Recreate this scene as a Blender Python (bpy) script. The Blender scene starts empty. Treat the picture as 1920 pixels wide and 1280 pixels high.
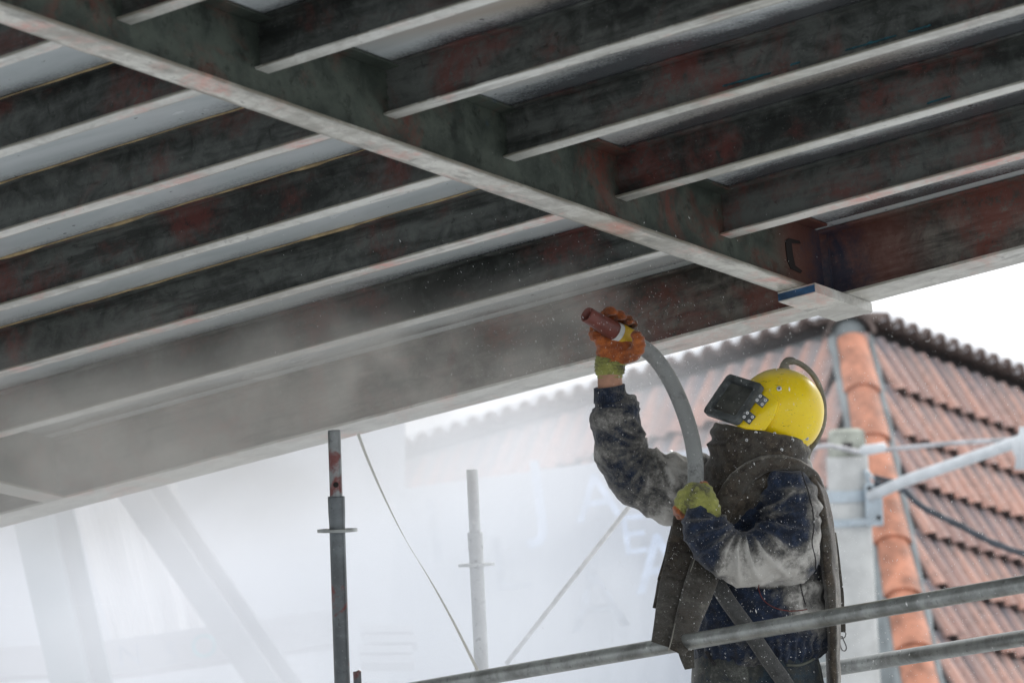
import bpy, bmesh, math, random
import numpy as np
from mathutils import Matrix, Vector, noise
random.seed(7); rng = np.random.default_rng(7)
SC = bpy.context.scene
COL = SC.collection
R = math.radians

# ------------------------------------------------------------------ camera
F_PX = 8874.0                       # focal length in pixels of a 1920 px wide frame
CAM = np.array([0.0, 0.0, 1.65])

def cam_axes(yaw, pitch, roll):
    cy, sy, cp, sp, cr, sr = (math.cos(yaw), math.sin(yaw), math.cos(pitch), math.sin(pitch), math.cos(roll), math.sin(roll))
    f = np.array([sy*cp, cy*cp, sp]); r = np.array([cy, -sy, 0.0]); u = np.cross(r, f)
    return np.array([cr*r + sr*u, -sr*r + cr*u, -f])
MW = cam_axes(0.0, R(15.2), R(-2.45))                       # world -> camera
MD = cam_axes(R(-34.01487557), R(15.4879934), R(-4.71233643))  # bridge frame -> camera
cd = bpy.data.cameras.new('camera'); cam = bpy.data.objects.new('camera', cd); COL.objects.link(cam)
m = Matrix([[*MW.T[0], CAM[0]], [*MW.T[1], CAM[1]], [*MW.T[2], CAM[2]], [0, 0, 0, 1]])
cam.matrix_world = m
cd.sensor_width = 36; cd.lens = 36*F_PX/1920; cd.clip_start = 0.1; cd.clip_end = 2000
cd.dof.use_dof = True; cd.dof.focus_distance = 14.35; cd.dof.aperture_fstop = 5.0
SC.camera = cam

# ------------------------------------------------------------------ light
w = bpy.data.worlds.new('World'); SC.world = w; w.use_nodes = True
nt = w.node_tree; nt.nodes.clear()
out = nt.nodes.new('ShaderNodeOutputWorld'); bg = nt.nodes.new('ShaderNodeBackground')
sky = nt.nodes.new('ShaderNodeTexSky'); sky.sky_type = 'NISHITA'; sky.sun_disc = False
SUN_EL, SUN_AZ = R(42), R(30)
sky.sun_elevation = SUN_EL; sky.sun_rotation = SUN_AZ; sky.dust_density = 4; sky.air_density = 1.2
hs = nt.nodes.new('ShaderNodeHueSaturation'); hs.inputs['Saturation'].default_value = 0.12
mx = nt.nodes.new('ShaderNodeMix'); mx.data_type = 'RGBA'; mx.inputs[0].default_value = 0.82
mx.inputs[7].default_value = (10.0, 10.2, 10.5, 1)
nt.links.new(sky.outputs[0], hs.inputs['Color']); nt.links.new(hs.outputs[0], mx.inputs[6])
nt.links.new(mx.outputs[2], bg.inputs[0]); bg.inputs[1].default_value = 0.10
nt.links.new(bg.outputs[0], out.inputs[0])
sd = bpy.data.lights.new('sun', 'SUN'); sd.energy = 1.2; sd.angle = R(25); sd.color = (1, 0.97, 0.93)
sun = bpy.data.objects.new('sun', sd); COL.objects.link(sun)
sdir = Vector((math.sin(SUN_AZ)*math.cos(SUN_EL), math.cos(SUN_AZ)*math.cos(SUN_EL), math.sin(SUN_EL)))
sun.rotation_euler = sdir.to_track_quat('Z', 'Y').to_euler(); sun.location = (0, 0, 30)
SC.view_settings.view_transform = 'Standard'; SC.view_settings.look = 'None'
SC.view_settings.gamma = 1; SC.view_settings.use_curve_mapping = False
SC.view_settings.exposure = 0.45
SC.render.engine = 'CYCLES'
SC.cycles.use_denoising = True; SC.cycles.max_bounces = 10; SC.cycles.diffuse_bounces = 4
SC.cycles.volume_bounces = 3; SC.cycles.sample_clamp_indirect = 8
SC.cycles.volume_max_steps = 48

# ------------------------------------------------------------------ helpers
def P(px, py, d):
    """point seen at pixel (px,py) of the 1920x1280 photograph, d metres away along the view axis"""
    return CAM + MW.T @ np.array([(px-960)/F_PX*d, (640-py)/F_PX*d, -d])
def Wk(p, d0=14.3, s=620.0):
    return P(p[0], p[1], d0 + p[2]/s)

class NT:
    def __init__(s, name):
        s.m = bpy.data.materials.new(name); s.m.use_nodes = True
        s.t = s.m.node_tree; s.b = s.t.nodes['Principled BSDF']; s.o = s.t.nodes['Material Output']
    def n(s, t, **kw):
        x = s.t.nodes.new(t)
        for k, v in kw.items():
            if k in x.inputs: x.inputs[k].default_value = v
            else: setattr(x, k, v)
        return x
    def l(s, a, b): s.t.links.new(a, b)
    def coord(s, scale=(1, 1, 1), which='Object', rot=(0, 0, 0)):
        c = s.n('ShaderNodeTexCoord'); mp = s.n('ShaderNodeMapping'); mp.inputs['Scale'].default_value = scale
        mp.inputs['Rotation'].default_value = rot
        s.l(c.outputs[which], mp.inputs[0]); return mp.outputs[0]
    def noise(s, vec, scale, detail=5, rough=0.6, dist=0.0):
        x = s.n('ShaderNodeTexNoise'); x.inputs['Scale'].default_value = scale; x.inputs['Detail'].default_value = detail
        x.inputs['Roughness'].default_value = rough; x.inputs['Distortion'].default_value = dist
        if vec is not None: s.l(vec, x.inputs['Vector'])
        return x.outputs['Fac']
    def ramp(s, fac, stops, interp='LINEAR'):
        r = s.n('ShaderNodeValToRGB'); cr = r.color_ramp; cr.interpolation = interp
        while len(cr.elements) < len(stops): cr.elements.new(0.5)
        for e, (p, c) in zip(cr.elements, stops):
            e.position = p; e.color = (*c, 1) if len(c) == 3 else c
        s.l(fac, r.inputs[0]); return r.outputs[0]
    def mask(s, fac, a, b):
        r = s.n('ShaderNodeMapRange', interpolation_type='SMOOTHSTEP')
        r.inputs[1].default_value = a; r.inputs[2].default_value = b
        s.l(fac, r.inputs[0]); return r.outputs[0]
    def mix(s, fac, a, b):
        x = s.n('ShaderNodeMix', data_type='RGBA')
        if isinstance(fac, (int, float)): x.inputs[0].default_value = fac
        else: s.l(fac, x.inputs[0])
        for i, v in ((6, a), (7, b)):
            if isinstance(v, tuple): x.inputs[i].default_value = (*v, 1)
            else: s.l(v, x.inputs[i])
        return x.outputs[2]
    def math(s, op, a, b=0.0):
        x = s.n('ShaderNodeMath', operation=op)
        for i, v in ((0, a), (1, b)):
            if isinstance(v, (int, float)): x.inputs[i].default_value = v
            else: s.l(v, x.inputs[i])
        return x.outputs[0]
    def bump(s, h, strength=0.3, dist=0.01):
        x = s.n('ShaderNodeBump'); x.inputs['Strength'].default_value = strength; x.inputs['Distance'].default_value = dist
        s.l(h, x.inputs['Height']); s.l(x.outputs[0], s.b.inputs['Normal'])
    def col(s, c):
        if isinstance(c, tuple): s.b.inputs['Base Color'].default_value = (*c, 1)
        else: s.l(c, s.b.inputs['Base Color'])
    def set(s, **kw):
        for k, v in kw.items():
            k = k.replace('_', ' ')
            if isinstance(v, (int, float, tuple)): s.b.inputs[k].default_value = v
            else: s.l(v, s.b.inputs[k])
        return s.m

def simple(name, color, rough=0.6, metal=0.0, var=0.25, scale=12, bump=0.15, bd=0.003, spec=0.5):
    k = NT(name); v = k.coord(); n = k.noise(v, scale, 6)
    k.col(k.mix(k.mask(n, 0.3, 0.7), tuple(c*(1-var) for c in color), tuple(min(1, c*(1+var)) for c in color)))
    n2 = k.noise(v, scale*6, 4); k.bump(n2, bump, bd)
    r = k.n('ShaderNodeMapRange'); r.inputs[3].default_value = max(0.05, rough-0.12); r.inputs[4].default_value = min(1, rough+0.12)
    k.l(n, r.inputs[0])
    return k.set(Roughness=r.outputs[0], Metallic=metal, Specular_IOR_Level=spec)

def mk(name, V, F, mat, parent=None, smooth=False, kind=None):
    """one mesh object from world coordinates; a child keeps its coordinates relative to its root"""
    me = bpy.data.meshes.new(name)
    V = np.asarray(V, float)
    o = bpy.data.objects.new(name, me); COL.objects.link(o)
    if parent is not None:
        r = parent
        while r.parent: r = r.parent
        if not r.get('_rot'):
            V = V - np.array(r.location) 
        o.parent = parent
    me.from_pydata(V.tolist(), [], [list(map(int, f)) for f in F]); me.update()
    if smooth:
        me.polygons.foreach_set('use_smooth', [True]*len(me.polygons))
        if smooth is not True and smooth > 1:
            me.set_sharp_from_angle(angle=R(smooth))
    for mm in (mat if isinstance(mat, (list, tuple)) else [mat]): me.materials.append(mm)
    if kind: o['kind'] = kind
    return o
def center_origin(o):
    """put a top-level mesh's origin at the bottom middle of its vertices"""
    me = o.data; n = len(me.vertices); a = np.empty(n*3); me.vertices.foreach_get('co', a); a = a.reshape(-1, 3)
    c = np.array([(a[:, 0].min()+a[:, 0].max())/2, (a[:, 1].min()+a[:, 1].max())/2, a[:, 2].min()])
    me.vertices.foreach_set('co', (a-c).ravel()); me.update(); o.location = c
    return o
def thing(name, label, cat, loc, group=None):
    o = bpy.data.objects.new(name, None); COL.objects.link(o); o.location = loc
    o.empty_display_size = 0.1
    o['label'] = label; o['category'] = cat
    if group: o['group'] = group
    return o
def tag(o, label, cat, group=None):
    o['label'] = label; o['category'] = cat
    if group: o['group'] = group
    return o
def noroot(o):
    for k in ('label', 'category'):
        pass
    return o

class MB:
    def __init__(s): s.v = []; s.f = []
    def add(s, V, F):
        n = len(s.v); s.v += [tuple(map(float, p)) for p in V]; s.f += [tuple(i+n for i in f) for f in F]; return s
    def box(s, c, ax, half, bev=0.0):
        """box of centre c, three axes and half sizes, edges chamfered by bev"""
        ax = [np.array(a, float)/np.linalg.norm(a) for a in ax]; c = np.array(c, float)
        bm = bmesh.new(); bmesh.ops.create_cube(bm, size=2)
        for v in bm.verts: v.co = Vector((v.co.x*half[0], v.co.y*half[1], v.co.z*half[2]))
        if bev > 0: bmesh.ops.bevel(bm, geom=bm.edges[:], offset=bev, segments=1, affect='EDGES', profile=0.5)
        V = [c + ax[0]*v.co.x + ax[1]*v.co.y + ax[2]*v.co.z for v in bm.verts]
        F = [[v.index for v in f.verts] for f in bm.faces]
        if np.dot(np.cross(ax[0], ax[1]), ax[2]) < 0: F = [f[::-1] for f in F]
        bm.free(); return s.add(V, F)
    def tube(s, pts, rad, seg=16, caps=True, flat=None, up=None):
        """swept tube; rad scalar or list; flat = list of second radii (elliptical section)"""
        pts = [np.array(p, float) for p in pts]; n = len(pts)
        ra = [rad]*n if np.isscalar(rad) else list(rad)
        rb = ra if flat is None else ([flat]*n if np.isscalar(flat) else list(flat))
        T = []
        for i in range(n):
            t = pts[min(i+1, n-1)] - pts[max(i-1, 0)]; T.append(t/(np.linalg.norm(t)+1e-12))
        u = np.array(up if up is not None else (0.0, 0.0, 1.0), float)
        if abs(np.dot(u, T[0])) > 0.95: u = np.array((0.3, 0.9, 0.1))
        V = []
        for i in range(n):
            if up is not None: u = np.array(up, float)
            u = u - T[i]*np.dot(u, T[i]); u /= np.linalg.norm(u); v = np.cross(T[i], u)
            for k in range(seg):
                a = 2*math.pi*k/seg
                V.append(pts[i] + v*math.cos(a)*ra[i] + u*math.sin(a)*rb[i])
        F = [(i*seg+k, i*seg+(k+1) % seg, (i+1)*seg+(k+1) % seg, (i+1)*seg+k) for i in range(n-1) for k in range(seg)]
        if caps: F += [tuple(range(seg))[::-1], tuple((n-1)*seg+k for k in range(seg))]
        return s.add(V, F)
    def ell(s, c, ax, half, nu=20, nv=12):
        c = np.array(c, float); ax = [np.array(a, float)/np.linalg.norm(a) for a in ax]
        V = [c + ax[2]*half[2]]; 
        for j in range(1, nv):
            th = math.pi*j/nv
            for i in range(nu):
                ph = 2*math.pi*i/nu
                V.append(c + ax[0]*half[0]*math.sin(th)*math.cos(ph) + ax[1]*half[1]*math.sin(th)*math.sin(ph) + ax[2]*half[2]*math.cos(th))
        V.append(c - ax[2]*half[2]); F = []
        for i in range(nu): F.append((0, 1+i, 1+(i+1) % nu)); F.append((len(V)-1, 1+(nv-2)*nu+(i+1) % nu, 1+(nv-2)*nu+i))
        for j in range(nv-2):
            for i in range(nu):
                a = 1+j*nu+i; b = 1+j*nu+(i+1) % nu; F.append((a, a+nu, b+nu, b))
        return s.add(V, F)
    def build(s, name, mat, parent=None, smooth=False, kind=None): return mk(name, s.v, s.f, mat, parent, smooth, kind)

def spline(pts, n):
    """Catmull-Rom resampling of a list of tuples"""
    A = np.array(pts, float); k = len(A); out = []
    for t in np.linspace(0, k-1, n):
        i = min(int(t), k-2); u = t-i
        p0, p1, p2, p3 = A[max(i-1, 0)], A[i], A[i+1], A[min(i+2, k-1)]
        out.append(0.5*((2*p1) + (-p0+p2)*u + (2*p0-5*p1+4*p2-p3)*u*u + (-p0+3*p1-3*p2+p3)*u**3))
    return out
def remesh(mb, voxel, smooth_it=6):
    """join closed shapes into one continuous surface; returns vertex array and faces"""
    me = bpy.data.meshes.new('tmp'); me.from_pydata(mb.v, [], mb.f); me.update()
    o = bpy.data.objects.new('tmp', me); COL.objects.link(o)
    md = o.modifiers.new('r', 'REMESH'); md.mode = 'VOXEL'; md.voxel_size = voxel
    ms = o.modifiers.new('s', 'SMOOTH'); ms.iterations = smooth_it; ms.factor = 0.5
    dg = bpy.context.evaluated_depsgraph_get(); e = o.evaluated_get(dg); m2 = e.to_mesh()
    V = np.empty(len(m2.vertices)*3); m2.vertices.foreach_get('co', V); V = V.reshape(-1, 3).copy()
    N = np.empty(len(m2.vertices)*3); m2.vertices.foreach_get('normal', N); N = N.reshape(-1, 3).copy()
    F = [tuple(p.vertices) for p in m2.polygons]
    e.to_mesh_clear(); bpy.data.objects.remove(o); bpy.data.meshes.remove(me)
    return V, N, F
def to_px(V):
    """world points -> photograph pixels and depth"""
    C = (np.asarray(V)-CAM) @ MW.T
    return np.stack([960+F_PX*C[:, 0]/-C[:, 2], 640-F_PX*C[:, 1]/-C[:, 2], -C[:, 2]], 1)

# ------------------------------------------------------------------ materials
def steel_paint(name, base, base2, red, red_amt, rough, spec=0.5, stretch=(0.35, 3, 3), blue=0.0, coat=0.0, redk=0.6, spot=False, grime=None):
    k = NT(name); v = k.coord(stretch); v1 = k.coord((1, 1, 1))
    n1 = k.noise(v, 2.2, 7, 0.62, 0.4); n2 = k.noise(v1, 3.1, 8, 0.66, 0.5); n3 = k.noise(v1, 38, 5, 0.7); n4 = k.noise(v, 1.3, 4, 0.5, 0.3)
    fine = k.noise(v1, 14, 7, 0.72, 0.6)
    c = k.mix(k.mask(k.math('ADD', k.math('MULTIPLY', n1, 0.62), k.math('MULTIPLY', fine, 0.38)), 0.38, 0.62), base, base2)
    c = k.mix(k.math('MULTIPLY', k.mask(k.noise(v1, 21, 6, 0.7, 1.0), 0.60, 0.68), 0.55), c, tuple(x*0.35 for x in base))
    # darker mill scale blotches and dust smears that stay on the steel
    c = k.mix(k.math('MULTIPLY', k.mask(k.noise(v, 4.5, 8, 0.7), 0.52, 0.66), 0.65), c, tuple(x*0.30 for x in base) if base[0] < 0.2 else tuple(x*0.42 for x in base))
    m = k.mask(n2, 0.58-red_amt*0.2, 0.72-red_amt*0.12)
    g = k.mask(n3, 0.32, 0.52)
    c = k.mix(k.math('MULTIPLY', k.math('MULTIPLY', m, g), redk), c, red)
    if blue > 0:
        mb_ = k.mask(k.noise(v1, 2.0, 6, 0.6, 0.2), 0.72-blue*0.2, 0.80-blue*0.2)
        c = k.mix(k.math('MULTIPLY', mb_, k.mask(n3, 0.40, 0.6)), c, (0.02, 0.07, 0.17))
    if spot:
        tc = k.n('ShaderNodeTexCoord'); vm = k.n('ShaderNodeVectorMath', operation='SUBTRACT'); k.l(tc.outputs['Object'], vm.inputs[0]); vm.inputs[1].default_value = (0.03, 0.06, 0.08)
        vs = k.n('ShaderNodeVectorMath', operation='MULTIPLY'); k.l(vm.outputs[0], vs.inputs[0]); vs.inputs[1].default_value = (1, 1.0, 0.45)
        vl = k.n('ShaderNodeVectorMath', operation='LENGTH'); k.l(vs.outputs[0], vl.inputs[0])
        q = k.math('ADD', vl.outputs['Value'], k.math('MULTIPLY', k.math('SUBTRACT', n2, 0.5), 0.35))
        c = k.mix(k.math('MULTIPLY', k.mask(q, 0.36, 0.16), 0.5), c, red)
        c = k.mix(k.math('MULTIPLY', k.mask(k.math('ADD', q, k.math('MULTIPLY', k.math('SUBTRACT', n3, 0.5), 0.16)), 0.13, 0.01), 0.8), c, (0.012, 0.030, 0.062))
    if grime:
        tc = k.n('ShaderNodeTexCoord'); sx = k.n('ShaderNodeSeparateXYZ'); k.l(tc.outputs['Object'], sx.inputs[0])
        if grime == 'x': ph = k.math('ABSOLUTE', k.math('ADD', sx.outputs['X'], 0.006)); half = 0.044
        else: ph = k.math('ABSOLUTE', k.math('SUBTRACT', k.math('MULTIPLY', k.math('FRACT', k.math('DIVIDE', k.math('ADD', sx.outputs['Y'], 3.3582), 0.5624)), 0.5624), 0.0295)); half = 0.0295
        q = k.math('ADD', ph, k.math('MULTIPLY', k.math('SUBTRACT', k.noise(v, 5.0, 6, 0.7), 0.5), half*1.5))
        c = k.mix(k.math('MULTIPLY', k.mask(q, half*0.68, half*1.05), 0.78), c, (0.13, 0.12, 0.085))
    # specks of grit
    sp = k.mask(k.noise(v1, 160, 2, 0.5), 0.70, 0.76)
    c = k.mix(k.math('MULTIPLY', sp, 0.35), c, (0.35, 0.34, 0.32))
    k.col(c); k.bump(k.math('ADD', k.math('MULTIPLY', n3, 0.6), k.math('MULTIPLY', n1, 1.2)), 0.35, 0.004)
    r = k.n('ShaderNodeMapRange'); r.inputs[1].default_value = 0.3; r.inputs[2].default_value = 0.7
    r.inputs[3].default_value = rough-0.1; r.inputs[4].default_value = rough+0.15; k.l(n1, r.inputs[0])
    return k.set(Roughness=r.outputs[0], Specular_IOR_Level=spec, Coat_Weight=coat, Coat_Roughness=0.3)

M = {}
M['web'] = steel_paint('dark grey-green paint with red primer', (0.018, 0.021, 0.019), (0.125, 0.135, 0.125), (0.17, 0.040, 0.032), 0.48, 0.58, 0.35)
M['web_edge'] = steel_paint('edge girder paint', (0.045, 0.044, 0.039), (0.23, 0.21, 0.185), (0.20, 0.060, 0.045), 0.58, 0.6, 0.3, blue=0.25, redk=0.7, spot=True)
M['web_cross'] = steel_paint('cross girder paint', (0.038, 0.048, 0.040), (0.080, 0.096, 0.078), (0.17, 0.040, 0.028), 0.42, 0.6, 0.3, blue=0.12, spot=True)
M['flange'] = steel_paint('blasted pale flange', (0.30, 0.295, 0.26), (0.66, 0.665, 0.62), (0.62, 0.27, 0.21), 0.20, 0.40, 0.6, coat=0.4, redk=0.6, grime='y')
M['flange_edge'] = steel_paint('blasted pale edge flange', (0.36, 0.35, 0.315), (0.62, 0.62, 0.575), (0.60, 0.28, 0.21), 0.40, 0.40, 0.6, stretch=(0.8, 3, 3), coat=0.4, redk=0.6)
M['flange_x'] = steel_paint('blasted pale cross flange', (0.26, 0.245, 0.20), (0.66, 0.655, 0.59), (0.66, 0.26, 0.19), 0.42, 0.40, 0.6, stretch=(3, 0.8, 3), coat=0.4, redk=0.8, grime='x')
M['flange_red'] = steel_paint('blasted flange with primer', (0.34, 0.325, 0.29), (0.66, 0.65, 0.60), (0.68, 0.27, 0.21), 0.62, 0.40, 0.6, coat=0.4, redk=0.8, grime='y')
def panel_mat():
    k = NT('light grey deck plate'); v = k.coord((0.5, 1.6, 1)); n = k.noise(v, 2.6, 6, 0.6, 0.4); v1 = k.coord()
    n2 = k.noise(v1, 120, 4, 0.65); big = k.noise(k.coord((0.45, 1.2, 1)), 1.7, 6, 0.62, 0.5)
    c = k.mix(k.mask(n, 0.3, 0.7), (0.58, 0.635, 0.645), (0.74, 0.785, 0.795))
    c = k.mix(k.mask(k.noise(k.coord((0.3, 1.5, 1)), 1.1, 3, 0.5), 0.52, 0.70), c, (0.44, 0.38, 0.31))
    c = k.mix(k.math('MULTIPLY', k.mask(k.noise(v1, 30, 3, 0.5), 0.70, 0.74), 0.6), c, (0.03, 0.03, 0.03))
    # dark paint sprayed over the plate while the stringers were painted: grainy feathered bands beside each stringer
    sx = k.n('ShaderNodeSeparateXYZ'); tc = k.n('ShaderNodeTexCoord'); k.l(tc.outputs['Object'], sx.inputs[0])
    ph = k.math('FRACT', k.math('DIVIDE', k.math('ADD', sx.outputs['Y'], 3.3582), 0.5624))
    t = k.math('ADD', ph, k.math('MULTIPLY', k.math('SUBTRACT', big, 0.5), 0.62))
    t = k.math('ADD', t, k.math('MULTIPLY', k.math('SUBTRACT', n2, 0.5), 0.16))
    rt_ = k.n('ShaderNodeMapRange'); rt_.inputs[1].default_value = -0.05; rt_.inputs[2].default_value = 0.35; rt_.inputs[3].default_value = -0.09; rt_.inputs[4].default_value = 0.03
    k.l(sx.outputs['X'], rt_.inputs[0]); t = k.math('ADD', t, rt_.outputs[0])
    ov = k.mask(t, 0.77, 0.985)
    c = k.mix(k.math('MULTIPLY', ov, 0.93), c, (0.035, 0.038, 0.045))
    k.col(c); k.bump(n, 0.12, 0.01)
    r = k.n('ShaderNodeMapRange'); r.inputs[3].default_value = 0.16; r.inputs[4].default_value = 0.34; k.l(n, r.inputs[0])
    return k.set(Roughness=r.outputs[0], Metallic=0.0, Specular_IOR_Level=0.8, Coat_Weight=0.5, Coat_Roughness=0.12)
M['panel'] = panel_mat()
M['bead'] = simple('ochre sealant', (0.42, 0.31, 0.16), 0.6, var=0.4, scale=9)
M['blue'] = simple('blue primer', (0.018, 0.075, 0.17), 0.5, var=0.5, scale=14)
M['concrete_top'] = simple('deck concrete', (0.3, 0.3, 0.29), 0.9)
M['burn'] = simple('burnt steel', (0.014, 0.010, 0.009), 0.9)
M['tube'] = None
def galv(name, lo, hi, metal=0.75, rough=0.38, red=0.0):
    k = NT(name); v = k.coord((1, 1, 1)); n = k.noise(v, 7, 7, 0.65, 0.3); n2 = k.noise(v, 60, 4, 0.6)
    c = k.mix(k.mask(n, 0.35, 0.68), lo, hi)
    c = k.mix(k.math('MULTIPLY', k.mask(n2, 0.58, 0.7), 0.5), c, tuple(x*0.45 for x in lo))
    c = k.mix(k.math('MULTIPLY', k.mask(k.noise(v, 230, 2), 0.68, 0.75), 0.5), c, (0.75, 0.75, 0.72))
    if red: c = k.mix(k.math('MULTIPLY', k.mask(k.noise(v, 9, 6, 0.6, 0.5), 0.58-red*0.15, 0.66-red*0.1), 0.85), c, (0.15, 0.035, 0.03))
    k.col(c); k.bump(k.math('ADD', n, k.math('MULTIPLY', n2, 0.4)), 0.2, 0.003)
    r = k.n('ShaderNodeMapRange'); r.inputs[3].default_value = rough-0.12; r.inputs[4].default_value = rough+0.18; k.l(n, r.inputs[0])
    return k.set(Roughness=r.outputs[0], Metallic=metal)
M['galv'] = galv('weathered galvanised tube', (0.20, 0.21, 0.20), (0.42, 0.44, 0.43))
M['galv_red'] = galv('galvanised tube with primer splashes', (0.16, 0.17, 0.17), (0.30, 0.32, 0.32), red=0.35)
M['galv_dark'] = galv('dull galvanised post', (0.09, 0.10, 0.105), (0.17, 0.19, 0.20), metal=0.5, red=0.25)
M['galv_hazed'] = galv('galvanised post with painted haze', (0.60, 0.61, 0.61), (0.72, 0.73, 0.73), metal=0.0, rough=0.6)  # rear post: dust haze put into its pale colour

# ------------------------------------------------------------------ the bridge deck
S = 0.95                                     # scale of the fitted bridge frame
D4 = Matrix.Identity(4)
rot = MW.T @ MD
for i in range(3):
    for j in range(3): D4[i][j] = rot[i][j]
ORG = np.array([-7.435, 12.8, 4.157])*S      # root of the bridge in its own frame
root_w = CAM + rot @ ORG
bridge = thing('bridge_deck', 'underside of the steel bridge deck, dark painted beams with pale dusty flanges above the worker', 'bridge deck', root_w)
bridge.matrix_world = Matrix.Translation(Vector(root_w)) @ D4
bridge['_rot'] = 1
def D(a, b, z): return (np.array([a, b, z])*S - ORG)
AX = ((1, 0, 0), (0, 1, 0), (0, 0, 1))
def dbox(mb, a0, a1, b0, b1, z0, z1, bev=0.002):
    c = D((a0+a1)/2, (b0+b1)/2, (z0+z1)/2)
    return mb.box(c, AX, (abs(a1-a0)/2*S, abs(b1-b0)/2*S, abs(z1-z0)/2*S), bev)
ZT = 4.400; ZS = 4.250; ZG = 4.157
def beam_mesh(a0, a1, b0, b1, z0, z1, along, nseg=60, wob=0.0015, bev=0.0018):
    """a long flat plate cut into short lengths with slightly uneven edges, so that it reads as hand blasted steel"""
    mb = MB(); n = nseg; V = []
    for i in range(n+1):
        t = i/n
        e = [wob*noise.noise(Vector((t*(a1-a0 if along == 'a' else b1-b0)*9, k*7.3, z0*11+b0*3))) for k in range(4)]
        if along == 'a':
            a = a0+(a1-a0)*t
            ring = [(a, b0+e[0], z0+bev), (a, b0+bev+e[0], z0+e[1]*0.5), (a, b1-bev+e[2], z0+e[1]*0.5), (a, b1+e[2], z0+bev), (a, b1+e[2], z1), (a, b0+e[0], z1)]
        else:
            b = b0+(b1-b0)*t
            ring = [(a1+e[0], b, z0+bev), (a1-bev+e[0], b, z0+e[1]*0.5), (a0+bev+e[2], b, z0+e[1]*0.5), (a0+e[2], b, z0+bev), (a0+e[2], b, z1), (a1+e[0], b, z1)]
        V += [D(*r) for r in ring]
    F = [(i*6+k, i*6+(k+1) % 6, (i+1)*6+(k+1) % 6, (i+1)*6+k) for i in range(n) for k in range(6)]
    F = [f[::-1] for f in F]
    F += [tuple(range(6)), tuple(n*6+k for k in range(6))[::-1]]
    return mb.add(V, F)

def stringer(a0, a1, b, left, k):
    m_web = MB(); dbox(m_web, a0, a1, b+0.026, b+0.036, ZS+0.006, ZT-0.008, 0.0)
    w_ = m_web.build('stringer', M['web'], bridge)
    beam_mesh(a0, a1, b, b+0.062, ZS, ZS+0.006, 'a').build('bottom_flange', M['flange_red'] if (k in (1, 3) and left) or (k == 4 and not left) else M['flange'], w_)
    beam_mesh(a0, a1, b-0.004, b+0.066, ZT-0.008, ZT-0.001, 'a').build('top_flange', M['web'], w_)
    if left and k < 4:
        # sealant bead squeezed out along the plate joint
        n = 150; pts = []; ra = []
        for i in range(n):
            a = a0+(a1-a0)*i/(n-1); q = noise.noise(Vector((a*6, b*3, 1)))
            pts.append(D(a, b-0.008+0.002*q, ZT-0.003+0.0015*noise.noise(Vector((a*11, b, 5)))))
            ra.append(S*(0.0026+0.0018*q+(0.004 if noise.noise(Vector((a*5, b*9, 8))) > 0.42 else 0)))
        MB().tube(pts, ra, 6).build('sealant_bead', M['bead'], w_, smooth=True)
BS = [9.265+0.592*i for i in range(6)]
for i, b in enumerate(BS):
    stringer(-14.5, -7.4415, b, True, i-1 if i else -1)
for i, b in enumerate(BS):
    stringer(-7.4285, -4.6, b, False, i-1)
# cross girders
def cross(a, b0, b1, mat_f, half=0.055):
    mw = MB(); dbox(mw, a-0.006, a+0.006, b0, b1, ZG+0.009, ZT-0.012, 0.0)
    w_ = mw.build('cross_girder', M['web_cross'], bridge)
    beam_mesh(a-half, a+half-0.012, b0, b1, ZG, ZG+0.009, 'b', 90).build('bottom_flange', mat_f, w_)
    # pieces of top flange between the stringers
    return w_
cg = cross(-7.435, 5.2, 12.842, M['flange_x'])
dbox(MB(), -7.49, -7.38, 5.2, 12.82, ZT-0.011, ZT-0.002).build('top_flange', M['web_cross'], cg)
cg2 = cross(-10.71, 5.2, 12.842, M['flange_x'])
# stiffener with a burnt opening on the cross girder, and weld seams
hole = [(1472, 452), (1478, 447), (1498, 452), (1500, 457), (1483, 456), (1486, 480), (1490, 498), (1503, 508), (1500, 512), (1482, 504), (1476, 490), (1473, 470)]
def on_a(px, py, a):
    d = MD.T @ np.array([px-960, 640-py, -F_PX]); d = d*(a*S)/d[0]; return d - ORG
Vh = [on_a(x, y, -7.4285) for x, y in hole]; Vh2 = [v + np.array([0.003, 0, 0]) for v in Vh]; nh = len(Vh)
mk('burnt_edge', Vh+Vh2, [tuple(range(nh)), tuple(range(nh, 2*nh))[::-1]] + [(i, (i+1) % nh, nh+(i+1) % nh, nh+i) for i in range(nh)], M['burn'], cg)
for j, b in enumerate(BS[1:]):
    pts = [D(-7.4265, b+0.03, z) for z in np.linspace(ZS+0.01, ZT-0.014, 14)]
    MB().tube([p+np.array([0, 0.001*math.sin(i*2.1), 0]) for i, p in enumerate(pts)], [0.004+0.0012*math.sin(i*1.7) for i in range(14)], 6).build('weld_seam', M['web_cross'], cg, smooth=True)
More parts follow.
